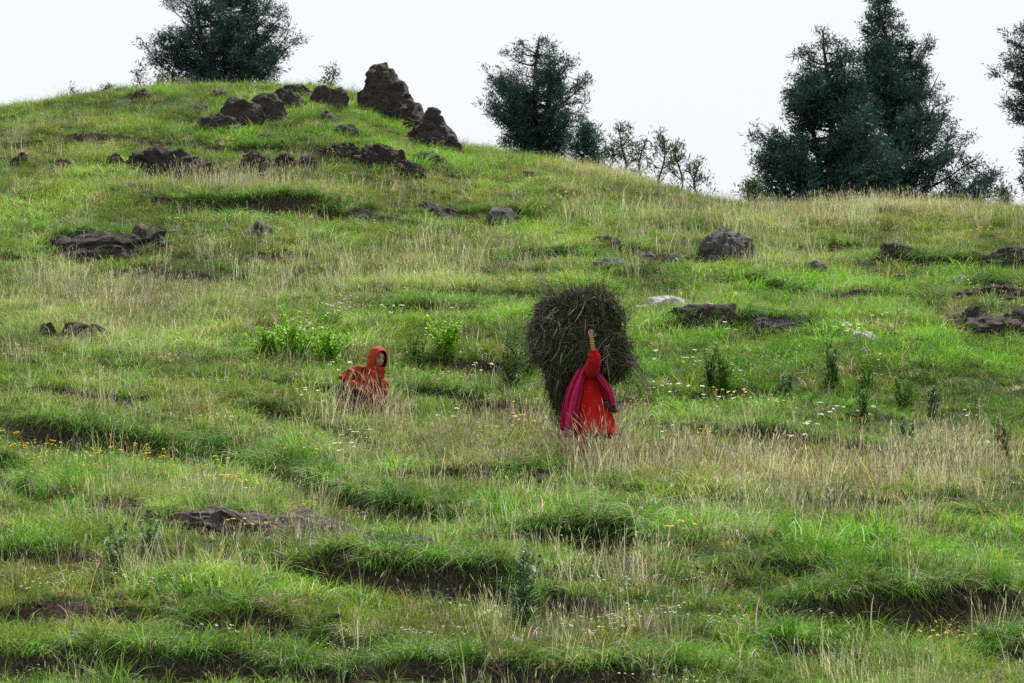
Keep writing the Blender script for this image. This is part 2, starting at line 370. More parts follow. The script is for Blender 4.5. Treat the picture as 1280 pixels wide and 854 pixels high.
# ------------------------------------------------------------------ rocks
def ico(sub):
    bm = __import__('bmesh').new(); __import__('bmesh').ops.create_icosphere(bm, subdivisions=sub, radius=1)
    v = np.array([p.co[:] for p in bm.verts]); f = np.array([[q.index for q in g.verts] for g in bm.faces]); bm.free(); return v, f
ICO6, ICO5, ICO4, ICO3, ICO2 = ico(6), ico(5), ico(4), ico(3), ico(2)
def facet(p, seed, cell, amt, plane=.55):
    """break a surface into angular blocks: nearest-cell steps plus a flat face per cell"""
    rs = np.random.default_rng(seed); lo, hi = p.min(0), p.max(0); m = int(np.clip(np.prod((hi - lo + cell) / cell) ** .75 * 2.2, 14, 220))
    pick = p[rs.integers(0, len(p), m)] + rs.normal(0, cell * .15, (m, 3)); wp = p + .18 * cell * np.stack([n3(p + k, 2.5 / cell, seed + k, 2) for k in range(3)], -1) * 2
    i = np.argmin(((wp[:, None] - pick[None]) ** 2).sum(2), 1); ctr = p.mean(0); nn = pick - ctr; nn[:, 2] *= .7; nn /= np.linalg.norm(nn, axis=1)[:, None] + 1e-9
    nn = nn + rs.normal(0, .28, (m, 3)); nn /= np.linalg.norm(nn, axis=1)[:, None]; off = rs.uniform(-1, 1, m) * amt
    e = ((p - pick[i]) * nn[i]).sum(1); return p - nn[i] * (e * plane)[:, None] + nn[i] * off[i][:, None]
def rockmesh(w, d, h, seed, kind):
    big = w > 1.0
    v, f = ICO6 if w > 2.2 else ICO5 if big else ICO4
    q = v + seed * 3.7
    r = 1 + .42 * n3(q, .9, seed, 2) + .30 * n3(q, 2.2, seed + 2, 2)
    rg = 1 - np.abs(n3(q * np.array([1, 1, 1.8]), 2.6, seed + 4, 2)) * 3.2
    p = v * r[:, None]
    # facet: clip by a few random planes so faces break into slabs
    rs = np.random.default_rng(seed)
    for k in range(9 if kind != 'peat' else 4):
        nrm = rs.normal(size=3); nrm[2] = abs(nrm[2]) * .8; nrm /= np.linalg.norm(nrm); t = rs.uniform(.72, .95)
        e = p @ nrm - t; p = p - np.where(e > 0, e * .85, 0)[:, None] * nrm
    fine = .17 * rg + .20 * n3(q, 6.0, seed + 6, 3) + .10 * n3(q, 14.0, seed + 7, 2)
    if kind == 'peat': fine = fine + .34 * n3(q * np.array([2.0, 2.0, .7]), 5.0, seed + 8, 3)
    # ledges: stepped bedding tilted through the stone
    u = (p @ np.array([.35, .1, .93])) * 4.5 + n3(q, 2, seed, 2) * 1.5; fine = fine + .09 * (np.abs(u - np.floor(u) - .5) - .25)
    if kind != 'peat': p = facet(p, seed + 1, .62, .085, .6); p = facet(p, seed + 2, .30, .035, .4)
    p = p * (1 + fine * (.85 if kind == 'peat' else .38))[:, None]
    p = p * np.array([w / 2, d / 2, h * .5])
    if w > 2.2: p = p + .10 * np.stack([n3(p + k, 3.0, seed + k, 3) for k in range(3)], -1); p = facet(p, seed, .3, .022, .3)
    s = p[:, 2].max(); p[:, 2] *= h / s if kind == 'up' else h / s * .98
    p[:, 2] = np.maximum(p[:, 2], -.35 * h - .1)
    return p, f
def loftrock(prof, d, seed, n=96):
    """prof rows: (z, xl, xr) in metres bottom to top; rounded craggy column following that outline"""
    zs = [r[0] for r in prof]; Z = np.linspace(zs[0], zs[-1], 90); xl = np.interp(Z, zs, [r[1] for r in prof]); xr = np.interp(Z, zs, [r[2] for r in prof])
    th = np.linspace(0, 2 * math.pi, n, endpoint=False); T, ZZ = np.meshgrid(th, Z)
    cx = (xl + xr) / 2; hw = (xr - xl) / 2
    c = np.sign(np.cos(T)) * np.abs(np.cos(T)) ** .8; s = np.sign(np.sin(T)) * np.abs(np.sin(T)) ** .8
    cap = np.clip((Z[-1] - Z) / (Z[-1] - Z[0]), 0, 1) ** .5
    P = np.stack([cx[:, None] + hw[:, None] * c, (d * cap * (.45 + .55 * hw / hw.max()))[:, None] * s, ZZ], -1).reshape(-1, 3)
    ctr = np.stack([np.repeat(cx, n), np.zeros(len(Z) * n), ZZ.ravel()], -1); o = P - ctr; L = np.linalg.norm(o, axis=1)[:, None] + 1e-6
    q = P * 1.3 + seed
    am = .26 * n3(q, 1.3, seed, 3) + .20 * n3(q * np.array([1.6, 1.6, .6]), 3.2, seed + 3, 3) + .07 * n3(q, 10, seed + 5, 2)
    P = P + o / L * (am * np.minimum(L[:, 0], .45) * 1.2)[:, None]; P = facet(P, seed, .42, .045, .6); P = facet(P, seed + 1, .18, .022, .4); P[:, 2] += .12 * n3(q, 4, seed + 7, 2) * np.linspace(1, .3, len(Z)).repeat(n)
    J = np.arange(len(Z) * n).reshape(len(Z), n); f = np.stack([J[:-1], np.roll(J[:-1], -1, 1), np.roll(J[1:], -1, 1), J[1:]], -1).reshape(-1, 4)
    P = np.vstack([P, P[-n:].mean(0)]); k = len(P) - 1; tri = np.stack([J[-1], np.roll(J[-1], -1), np.full(n, k)], -1)
    return P, f, tri
def place_rock(x0, x1, yt, yb, kind, label, seed, Yfix=None, depth=.8, group=None, tilt=0):
    cx = (x0 + x1) / 2
    if Yfix: Y = Yfix; X = (cx - 640) / F * Y * 1.0
    else: X, Y = hit(cx, yb - (yb - yt) * .12)
    d = math.hypot(Y, X); z = float(hgt(X, Y)); sc = F / (Y / math.cos(PITCH) * 1.0)
    w = (x1 - x0) / sc; h = (yb - yt) / sc * 1.08
    Yc = Y + w * depth * .35; zc = float(hgt(X, Yc)) 
    ztop = Y * 0 + z + h * .92
    hh = max(.08, ztop - min(z, zc)) if not Yfix else h
    p, f = rockmesh(w * 1.06, w * depth, hh, seed, kind)
    if tilt: c, s = math.cos(tilt), math.sin(tilt); p = np.stack([p[:, 0] * c + p[:, 2] * s, p[:, 1], -p[:, 0] * s + p[:, 2] * c], -1)
    if kind == 'peat': hh = max(.07, h * (.95 if w < .9 else .78) - w * depth * .13)
    mat = {'rock': M_ROCK, 'grey': M_ROCKG, 'peat': M_PEAT, 'pale': M_PALE, 'up': M_ROCK}[kind]
    if x1 - x0 > 200: mat = M_SLAB; hh *= .55
    if kind == 'pale': hh *= 1.5
    zb = min(z, zc) if not Yfix else zc
    if x1 - x0 > 200: Yc = Y; zb = z
    if kind in ('peat',): # earthy mounds follow the slope they sit on
        p[:, 2] += hgt(X + p[:, 0], Yc + p[:, 1] * 1.0) - zb
        p[:, 2] = np.where(p[:, 2] > 0, p[:, 2], p[:, 2])
    mb = MB(); mb.add(p, [f]); o = mb.build('rock', mat, None, False, (X, Yc, zb))
    tag(o, label, 'rock', group or 'rocks scattered over the hillside'); k_ = .6 if kind == 'peat' else 1; FOOT.append((X, Yc, w * .42 * k_, w * depth * .36 * k_)); return o
def place_loft(rows, bx, d, label, seed, sink=.7):
    """rows: photo outline (y, xl, xr) from top to bottom"""
    cx = (rows[-1][1] + rows[-1][2]) / 2; Y = hit(*bx)[1] + d * .4; X0 = (cx - 640) / F * Y; zb = float(hgt(X0, Y)) - sink
    r2 = []
    for y, a, b in rows[::-1]: r2.append((Y * tanel(y) - zb, (a - cx) / F * Y * 1.01, (b - cx) / F * Y * 1.01))
    if r2[0][0] > .02: r2 = [(0, r2[0][1], r2[0][2])] + r2
    else: r2 = [(0, r2[0][1], r2[0][2])] + [r for r in r2 if r[0] > .03]
    P, f, t = loftrock(r2, d, seed); mb = MB(); mb.add(P, [f, t]); o = mb.build('rock', M_ROCK, None, False, (X0, Y, zb))
    tag(o, label, 'rock', 'rocks of the outcrop on the knoll'); FOOT.append((X0, Y, max(b - a for _, a, b in r2) * .45, d * .8)); return o
OC = 'rocks of the outcrop on the knoll'
place_loft([(81, 466, 478), (86, 459, 488), (95, 454, 494), (106, 451, 500), (118, 448, 509), (132, 446, 518), (146, 450, 530), (160, 470, 545), (172, 500, 560)], (478, 146), .75, 'tall dark rounded spire of rock standing against the sky on the knoll', 3)
place_loft([(136, 536, 545), (145, 528, 551), (156, 522, 556), (168, 508, 562), (180, 500, 572), (192, 520, 580)], (542, 188), .6, 'small pointed dark rock at the right foot of the tall spire', 14)
place_rock(470, 530, 128, 168, 'up', 'reddish brown broken rock filling the gap between the spire and the small pointed peak', 9, depth=.6)
place_rock(242, 304, 138, 172, 'rock', 'lowest left rock of the dark slanting ridge on the knoll', 21, depth=.6, group=OC, tilt=-.2)
place_rock(264, 330, 122, 164, 'rock', 'second rock up the dark slanting ridge, counted from its low left end', 22, depth=.5, group=OC, tilt=-.35)
place_rock(300, 362, 116, 156, 'rock', 'craggy rock in the middle of the dark slanting ridge on the knoll', 23, depth=.5, group=OC, tilt=-.25)
place_rock(334, 384, 110, 142, 'rock', 'dark rock near the upper right end of the slanting ridge', 26, depth=.5, group=OC, tilt=-.2)
place_rock(352, 392, 105, 126, 'rock', 'flat topped slab crowning the upper right end of the slanting ridge', 25, depth=.6, group=OC, tilt=-.15)
place_rock(358, 390, 92, 118, 'up', 'small rounded brown rock poking into the sky right of the skyline tree', 27, Yfix=94.0, group=OC)
place_rock(385, 432, 108, 142, 'up', 'wedge shaped dark rock between the slanting ridge and the tall spire', 29, depth=.5, group=OC)
place_rock(390, 425, 138, 158, 'rock', 'small dark stone in the grass under the wedge shaped rock', 31, group=OC)
place_rock(206, 234, 97, 120, 'up', 'dark upright stone on the crest left of the skyline tree', 33, Yfix=92.5, group=OC)
place_rock(160, 190, 109, 128, 'rock', 'leftmost dark stone lying on the crest of the knoll', 35, group=OC)
RK = [
 (262,286,110,122,'rock','small dark stone in the crest grass under the skyline tree'),
 (235,262,128,142,'rock','thin dark stone in the grass left of the slanting ridge'),
 (168,250,196,228,'peat','broad dark earthy mound on the left flank of the knoll'),
 (300,340,192,216,'peat','dark earthy lump below the slanting ridge, left of two more'),
 (340,372,194,216,'peat','middle lump of the three earthy lumps below the slanting ridge'),
 (370,398,197,216,'peat','rightmost lump of the three earthy lumps below the slanting ridge'),
 (395,450,178,204,'peat','dark earthy ledge below the tall spire, left of the wide one'),
 (448,520,185,222,'peat','wide grey brown earthy ledge straight below the tall spire'),
 (515,560,192,212,'peat','faint earthy patch right of the wide ledge below the spire'),
 (415,450,158,174,'peat','small dark clod in the grass just left below the tall spire'),
 (318,345,164,176,'rock','small stone in the grass under the middle of the slanting ridge'),
 (82,118,165,180,'rock','low dark stone on the left slope of the knoll, highest on that side'),
 (66,92,200,218,'peat','dark clod low on the left slope, second from the left edge'),
 (130,158,195,214,'peat','dark round clod on the left slope next to the broad mound'),
 (14,36,193,212,'peat','faint brown clod nearest the left edge on the upper slope'),
 (60,190,295,324,'peat','long low dark earth mound under a grassy lip at far left'),
 (300,345,278,300,'grey','cluster of dark stones below the terrace lip left of centre'),
 (65,95,274,286,'grey','pale flat stone in grass above the long earth mound'),
 (422,468,258,280,'grey','greyish rough stone at the right end of the upper terrace lip'),
 (520,585,260,278,'peat','dark low ledge in the slope left of the lone boulder'),
 (600,652,258,292,'grey','dark dome shaped boulder alone in the grass below the centre tree'),
 (652,680,216,228,'peat','small brown stone near the skyline below the centre tree'),
 (878,950,282,334,'grey','dark wedge boulder with a pointed left top on the right slope'),
 (740,788,320,340,'grey','grey flat stone in tan grass left of the wedge boulder'),
 (795,822,314,328,'grey','thin grey stone between the flat stone and the wedge boulder'),
 (824,870,320,338,'peat','brown low ledge touching the left of the wedge boulder'),
 (1000,1040,326,350,'grey','rounded dark stone right of the wedge boulder'),
 (1110,1150,342,362,'grey','dark double topped stone on the right slope'),
 (1080,1112,338,350,'peat','low brown stone beside the dark double topped stone'),
 (1195,1216,345,357,'pale','small pale stone on the right slope near the edge'),
 (1095,1140,316,334,'peat','dark grassy hump high on the right slope'),
 (1215,1290,325,345,'peat','dark earth under the terrace at the right edge, upper one'),
 (1210,1300,358,380,'peat','dark earth ledge at the right edge, middle one'),
 (1180,1285,402,428,'peat','wide dark earth ledge at the right edge, lowest of three'),
 (800,864,368,390,'pale','white streaked flat rock right of the bundle of brushwood'),
 (872,896,380,396,'pale','small pale rock just right of the white streaked flat rock'),
 (930,1030,386,424,'grey','broad dark grey dome of rock with lined surface, mid right'),
 (830,930,400,420,'peat','low dark earth shelf left of the broad lined dome of rock'),
 (1062,1108,414,436,'pale','pale speckled rock on its own right of the broad dome'),
 (48,70,404,422,'rock','small dark lump beside the left meadow rock'),
 (70,138,401,430,'rock','dark rough rock lying in the tall meadow grass at left'),
 (745,778,298,312,'peat','dark clod under a grass lip above the flat grey stone'),
 (200,440,644,676,'peat','long pale brown slab of bare earth and stone in the lower left'),
 (470,565,672,698,'peat','ragged earth clod right of the long bare earth slab'),
]
for i, (x0, x1, yt, yb, k, lab) in enumerate(RK):
    dp = .8
    if k == 'peat': dp = .55
    if x1 - x0 > 150: dp = .3
    place_rock(x0, x1, yt, yb, k, lab, 40 + i * 3, depth=dp)

# ------------------------------------------------------------------ leafy plants standing above the turf
def plant(px, py, hpx, kind, label, seed, name='leafy_plant', cat='plant', group='leafy plants in the meadow'):
    X, Y = hit(px, py); Z = float(hgt(X, Y)); H = hpx / (F / Y) ; r = np.random.default_rng(seed)
    root = empty(name, (X, Y, Z - .02)); st, lf = MB(), MB()
    if kind == 'fern':      # arching fronds
        pal = np.array([(.10, .22, .025), (.13, .27, .035), (.08, .17, .022)])
        for i in range(13):
            a = r.uniform(0, 6.283); L = H * r.uniform(.7, 1.25); lean = r.uniform(.15, .6); t = np.linspace(0, 1, 15)
            x = (r.normal(0, .05) + lean * L * t ** 1.4) ; p = np.stack([np.cos(a) * x + np.cos(a + 1.57) * r.normal(0, .12), np.sin(a) * x + np.sin(a + 1.57) * 0, L * (t - .22 * lean * t ** 3)], -1)
            ribbon(st, p, .006, (.12, .2, .05)); c = pal[r.integers(0, 3)] * r.uniform(.75, 1.2)
            for k in range(3, 15):
                w = .16 * H / .5 * math.sin(min(1, (k - 1) / 5) * 1.57) * (1.02 - t[k]) ** .7 + .015
                for sd in (-1, 1):
                    d = np.array([-math.sin(a) * sd, math.cos(a) * sd, .15]); fw = (p[k] - p[k - 1]); fw /= np.linalg.norm(fw)
                    tip = p[k] + (d + fw * .5) * w + r.normal(0, .008, 3)
                    lf.add([p[k] - fw * .014, p[k] + (d + fw * .3) * w * .5 - fw * .016, tip, p[k] + (d + fw * .5) * w * .5 + fw * .016, p[k] + fw * .014], [[[0, 1, 2, 3, 4]]], c)
    else:                   # upright leafy stems: 'dark' narrow dense, 'pale' silvery
        pal = {'dark': [(.035, .085, .020), (.055, .12, .03)], 'mid': [(.08, .18, .03), (.12, .24, .04)], 'pale': [(.17, .26, .15), (.13, .22, .12)], 'bright': [(.19, .39, .04), (.27, .50, .06)]}[kind]; pal = np.array(pal)
        for i in range({'dark': 7, 'mid': 9, 'pale': 5, 'bright': 20}[kind]):
            a = r.uniform(0, 6.283); L = H * r.uniform(.6, 1.1); ln = r.uniform(.02, .32) if kind != 'bright' else r.uniform(.1, .8); t = np.linspace(0, 1, 22); b = r.normal(0, .05, 2)
            p = np.stack([b[0] + math.cos(a) * ln * L * t, b[1] + math.sin(a) * ln * L * t, L * t], -1); ribbon(st, p, .008, (.10, .12, .04)); ll = H * .20 if kind != 'pale' else H * .24
            for k in range(2, 22):
                for q in range(3):
                    b = r.uniform(0, 6.283); el = r.uniform(.3, .9); d = np.array([math.cos(b) * math.cos(el), math.sin(b) * math.cos(el), math.sin(el)]); w = np.array([-math.sin(b), math.cos(b), 0]) * {'pale': .02, 'bright': .024}.get(kind, .011)
                    l = ll * (1.15 - t[k] * .7) * r.uniform(.6, 1.1); c = pal[r.integers(0, 2)] * r.uniform(.7, 1.3)
                    lf.add([p[k], p[k] + d * l * .5 + w, p[k] + d * l - [0, 0, l * .1], p[k] + d * l * .5 - w], [[[0, 1, 2, 3]]], c)
    st.build('stem', M_PLANT, root, False); lf.build('foliage', M_PLANT, root, False)
    tag(root, label, cat, group); return root
def ribbon(mb, p, w, col):
    p = np.asarray(p); n = len(p)
    for s in (np.array([w / 2, 0, 0]), np.array([0, w / 2, 0])):
        v = np.concatenate([p - s, p + s]); k = np.arange(n - 1); mb.add(v, [np.stack([k, k + n, k + n + 1, k + 1], -1)], col)
PL = [
 (372, 462, 62, 'bright', 'big bright green leafy bush left of the person in the orange shawl'), (408, 462, 44, 'bright', 'smaller bright bush touching the right side of the big bright green bush'), (336, 452, 40, 'bright', 'bright bush at the left side of the big bright green bush'),
 (554, 448, 46, 'bright', 'bright yellow green bush between the two people'), (520, 452, 36, 'mid', 'leafy green plant left of the bright bush between the two people'),
 (640, 490, 66, 'dark', 'dark green bushy plant directly left of the brushwood bundle'), (662, 478, 40, 'mid', 'green plant hidden half behind the left side of the bundle'),
 (905, 500, 58, 'mid', 'tall green plant in the flowers, first one right of the bundle'), (888, 492, 46, 'dark', 'darker slim plant at the left of the first tall green plant right of the bundle'),
 (1041, 486, 52, 'dark', 'dark green seedling shaped like a little conifer below the pale speckled rock'),
 (1082, 545, 48, 'dark', 'dark bushy plant below and right of the conifer like seedling'), (1130, 515, 46, 'mid', 'mid green bush in the white flowers at right'), (1165, 525, 40, 'pale', 'grey green leafy plant right of the mid green bush in the flowers'), (1135, 560, 34, 'pale', 'low grey green plant in front of the mid green bush at right'),
 (1255, 570, 50, 'dark', 'dark green bush nearest the right edge of the meadow'), (1085, 490, 34, 'mid', 'small green plant between the conifer like seedling and the mid green bush'),
 (985, 500, 30, 'pale', 'pale plant among white flowers left of the conifer like seedling'),
 (655, 790, 105, 'pale', 'tall pale green thistle with one white bloom in the lower centre'), (150, 720, 60, 'pale', 'grey green tuft of long leaves below the left bare earth slab'), (185, 700, 44, 'pale', 'second grey green tuft right behind the left one'),
]
for i, (a, b, c, d, e) in enumerate(PL):
    o = plant(a, b, c * (1.3 if a > 600 and b < 580 else 1.15), d, e, 900 + i)

# ------------------------------------------------------------------ trees beyond the crest
def tube(mb, p, rad, ns=6, col=(1, 1, 1)):
    p = np.asarray(p, float); n = len(p); T = np.gradient(p, axis=0); T /= np.linalg.norm(T, axis=1)[:, None] + 1e-9
    up = np.array([0, 0, 1.]) if abs(T[0, 2]) < .9 else np.array([1., 0, 0]); A = np.cross(T, up); A /= np.linalg.norm(A, axis=1)[:, None] + 1e-9; B = np.cross(T, A)
    th = np.linspace(0, 2 * math.pi, ns, endpoint=False); rad = np.broadcast_to(rad, n)
    V = p[:, None] + rad[:, None, None] * (A[:, None] * np.cos(th)[None, :, None] + B[:, None] * np.sin(th)[None, :, None])
    J = np.arange(n * ns).reshape(n, ns); f = np.stack([J[:-1], np.roll(J[:-1], -1, 1), np.roll(J[1:], -1, 1), J[1:]], -1).reshape(-1, 4); mb.add(V.reshape(-1, 3), [f], col)
def needles(mb, C, D, m, rad, ln, wd, pal, r):
    """m thin leaves round every centre C, roughly along D"""
    n = len(C)
    if not n: return
    C2 = np.repeat(C, m, 0) + r.normal(0, rad, (n * m, 3)) * [1, 1, .75]; d = np.repeat(D, m, 0) * .55 + r.normal(0, .6, (n * m, 3)); d /= np.linalg.norm(d, axis=1)[:, None] + 1e-9
    w = np.cross(d, r.normal(size=(n * m, 3))); w /= np.linalg.norm(w, axis=1)[:, None] + 1e-9; L = ln * r.uniform(.6, 1.3, (n * m, 1)); w *= wd * .5 * r.uniform(.7, 1.3, (n * m, 1))
    V = np.stack([C2 - w * .5, C2 + d * L * .5 + w, C2 + d * L, C2 + d * L * .5 - w], 1).reshape(-1, 3); f = np.arange(len(V)).reshape(-1, 4)
    pal = np.array(pal); c = np.repeat(pal[r.integers(0, len(pal), n)] * r.uniform(.7, 1.3, (n, 1)), m, 0); mb.add(V, [f], np.repeat(c, 4, 0))
def tree(name, env, trunkx, Y, label, seed, limbs=150, dens=1.0, stems=((0, 1.0),), cat='tree', pal=((.030, .074, .070), (.046, .104, .082), (.022, .055, .058)), tr=.13, puff=.085, asc=.42, m=20, group='trees beyond the crest', wood=1.0, void=.40):  # default needle palette is bluer and lighter: distance haze mixed into the colour
    """env rows (photo y, left x, right x), top first"""
    r = np.random.default_rng(seed); X0 = (trunkx - 640) / F * Y; zb = float(hgt(X0, Y)) - .1
    ez = np.array([Y * tanel(e[0]) - zb for e in env][::-1]); el = np.array([(trunkx - e[1]) / F * Y for e in env][::-1]); er = np.array([(e[2] - trunkx) / F * Y for e in env][::-1]); H = ez[-1]
    root = empty(name, (X0, Y, zb)); tk, bw, cw = MB(), MB(), MB(); Cs, Ds = [], []
    ext = lambda z, a: np.where(np.cos(a) > 0, np.interp(z, ez, er), np.interp(z, ez, el)) * np.abs(np.cos(a)) + .5 * (np.interp(z, ez, er) + np.interp(z, ez, el)) * (1 - np.abs(np.cos(a)))
    axes = []
    for sx, sh in stems:        # one or several leaders
        t = np.linspace(0, 1, 12); hh = H * sh * .985; mid = .5 * (np.interp(hh * t, ez, er) - np.interp(hh * t, ez, el))
        ax = np.stack([sx * t ** .8 + mid * .55 * t * (1 if sx == 0 else .3) + .1 * np.sin(t * 6 + seed), .12 * np.cos(t * 5 + seed) * t + r.normal(0, .3) * t * (sx != 0), hh * t], -1); axes.append(ax)
        tube(tk, ax, tr * sh * (1.03 - t) ** .8 + .012, 7)
    for i in range(limbs):
        ax = axes[r.integers(0, len(axes))]; zt = ez[0] * .7 + (ax[-1, 2] - ez[0] * .7) * r.uniform(0, 1) ** .9; a = r.uniform(0, 6.283)
        if vn(a * 1.3 + seed, zt * 1.1, seed) < void: continue
        R_ = float(ext(zt, a)); hx = np.interp(zt, ax[:, 2], ax[:, 0]); Lr = R_ * (r.uniform(.55, 1.06) if r.uniform() < .75 else r.uniform(.25, .7)); z0 = max(.15, zt - Lr * asc * r.uniform(.6, 1.3)); b = np.array([np.interp(z0, ax[:, 2], ax[:, 0]), np.interp(z0, ax[:, 2], ax[:, 1]), z0])
        tip = np.array([math.cos(a) * Lr, math.sin(a) * Lr, zt]); t = np.linspace(0, 1, 8)[:, None]; p = b + (tip - b) * t + np.array([0, 0, -.12 * Lr]) * np.sin(t * math.pi) + r.normal(0, .03 * Lr + .01, (8, 3)) * t
        tube(bw, p, (.035 * (1.05 - t[:, 0]) + .006) * (.5 + Lr / 3) * wood, 4); LL = np.linalg.norm(tip - b)
        ns = max(3, int(LL * 6.6 * dens)); s = r.uniform(.12, 1.0, ns) ** .65
        for q in s:      # side twigs with tufts
            k = q * 7; i0 = min(6, int(k)); c = p[i0] + (p[i0 + 1] - p[i0]) * (k - i0); d = (p[i0 + 1] - p[i0]); d /= np.linalg.norm(d) + 1e-9
            sd = d * .7 + r.normal(0, .55, 3) + [0, 0, .35]; sd /= np.linalg.norm(sd); l = r.uniform(.12, .45) * (.5 + .22 * min(LL, 2.5)); e = c + sd * l
            bw.add([c - [.006, 0, 0], c + [.006, 0, 0], e + [.003, 0, 0], e - [.003, 0, 0]], [[[0, 1, 2, 3]]])
            for w in (.55, 1.0): Cs.append(c + sd * l * w); Ds.append(sd)
    for ax in axes:             # the leaders' own tips
        for q in np.linspace(.75, 1.0, 16): 
            k = q * 11; i0 = min(10, int(k)); c = ax[i0] + (ax[i0 + 1] - ax[i0]) * (k - i0); Cs.append(c + r.normal(0, .06, 3)); Ds.append(np.array([0, 0, 1.]))
    needles(cw, np.array(Cs), np.array(Ds), m, puff, .13, .026, pal, r)
    tk.build('trunk', M_BARK, root); bw.build('branches', M_BARK, root, False); cw.build('crown', M_NEEDLE, root, False)
    tag(root, label, cat, group); return root
tree('conifer_tree', [(-30, 250, 290), (0, 205, 330), (20, 185, 345), (45, 183, 362), (70, 176, 368), (92, 185, 362), (108, 200, 350)], 272, 99.5, 'wide bushy dark conifer on top of the knoll at the left', 201, 230, 1.0, ((0, 1.0), (-.8, .9), (.9, .92)), asc=.55)
tree('conifer_tree', [(44, 650, 690), (62, 634, 702), (85, 615, 718), (98, 608, 752), (120, 612, 748), (140, 600, 742), (160, 622, 740), (180, 632, 715), (200, 640, 712), (214, 645, 700)], 672, 95.5, 'dark rounded conifer standing alone right of the tall rock spire', 215, 230, 1.0, ((0, 1.0), (.45, .8)), asc=.5)
tree('conifer_tree', [(158, 735, 748), (170, 716, 756), (185, 705, 758), (205, 700, 752), (222, 708, 750)], 732, 91.5, 'small dark conifer low at the right foot of the lone rounded conifer', 223, 70, 1.1, tr=.06, asc=.5)
tree('conifer_tree', [(36, 1030, 1050), (60, 1008, 1070), (95, 998, 1085), (130, 980, 1100), (165, 960, 1120), (200, 940, 1135), (225, 930, 1140), (270, 925, 1140)], 1044, 85.0, 'broad dark conifer at the left of the overlapping pair on the right', 231, 310, 1.15, ((0, 1.0), (-.6, .8)), asc=.5, void=.38)
tree('conifer_tree', [(-12, 1098, 1110), (5, 1080, 1130), (35, 1082, 1148), (60, 1085, 1180), (95, 1080, 1205), (130, 1070, 1222), (165, 1060, 1235), (185, 1050, 1262), (215, 1045, 1258), (270, 1045, 1255)], 1112, 88.0, 'tallest dark conifer at the right of the overlapping pair, reaching the top of the picture', 243, 350, 1.1, ((0, 1.0), (.75, .8)), asc=.5, void=.39)
tree('conifer_tree', [(20, 1296, 1336), (50, 1266, 1351), (75, 1252, 1356), (120, 1264, 1356), (160, 1270, 1356), (215, 1284, 1346), (250, 1285, 1341)], 1310, 90.0, 'conifer cut off by the right edge of the picture', 251, 160, .9, asc=.45)
BP = ((.055, .095, .05), (.075, .12, .06), (.045, .08, .045))
def shrub(x, yt, yb, w, Y, label, seed, limbs=26, dens=.8, name='shrub', pal=BP): 
    return tree(name, [(yt, x - w * .12, x + w * .12), (yt + (yb - yt) * .3, x - w * .38, x + w * .38), (yt + (yb - yt) * .7, x - w * .5, x + w * .5), (yb, x - w * .4, x + w * .4)], x, Y, label, seed, limbs, dens, cat='shrub', pal=pal, tr=.022, puff=.06, asc=1.1, m=6, group='thin shrubs along the crest', wood=.5)
shrub(782, 155, 232, 58, 91, 'thin pale green sapling nearest the small dark conifer', 301, 34)
shrub(806, 172, 238, 52, 89, 'airy sapling second from the small dark conifer', 303, 28)
shrub(830, 168, 242, 49, 88, 'airy sapling in the middle of the thin row', 305, 26)
shrub(852, 182, 246, 46, 87, 'low spindly sapling just before the curved end one', 307, 22)
shrub(876, 200, 250, 43, 86, 'rightmost sapling of the row with a bent top', 309, 18)
shrub(764, 180, 232, 49, 90, 'bluish low shrub tucked against the small dark conifer', 311, 34, .9)
shrub(165, 86, 120, 40, 96, 'low blue green shrub at the left foot of the bushy conifer', 313, 30)
shrub(192, 96, 118, 34, 95, 'small low shrub squeezed between two crest stones', 315, 20)
shrub(408, 82, 118, 26, 94, 'tiny sapling right of the rounded brown rock on the crest', 317, 12, .6)
shrub(945, 228, 262, 50, 82, 'low spreading shrub at the left foot of the broad conifer', 319, 40)
shrub(1268, 232, 262, 34, 82, 'low shrub at the right edge under the cut off conifer', 321, 30)
shrub(122, 108, 132, 14, 93, 'tiny upright weed on the left crest line, right one', 323, 8, .7)
shrub(84, 114, 134, 12, 93, 'tiny upright weed on the left crest line, left one', 325, 8, .7)

# ------------------------------------------------------------------ people
def skinned(P, E, RAD, sub=2):
    me = bpy.data.meshes.new('tmp'); me.from_pydata([tuple(p) for p in P], E, []); o = bpy.data.objects.new('tmp', me); COL.objects.link(o)
    s = o.modifiers.new('s', 'SKIN'); b = o.modifiers.new('b', 'SUBSURF'); b.levels = sub; b.render_levels = sub
    for i, rr in enumerate(RAD): me.skin_vertices[0].data[i].radius = (rr, rr) if not isinstance(rr, tuple) else rr; me.skin_vertices[0].data[i].use_root = (i == 0)
    dg = bpy.context.evaluated_depsgraph_get(); m2 = bpy.data.meshes.new_from_object(o.evaluated_get(dg)); v = np.array([q.co[:] for q in m2.vertices])
    q4 = [list(q.vertices) for q in m2.polygons if len(q.vertices) == 4]; q3 = [list(q.vertices) for q in m2.polygons if len(q.vertices) == 3]
    bpy.data.objects.remove(o); bpy.data.meshes.remove(m2); return v, [np.array(f) for f in (q4, q3) if f]
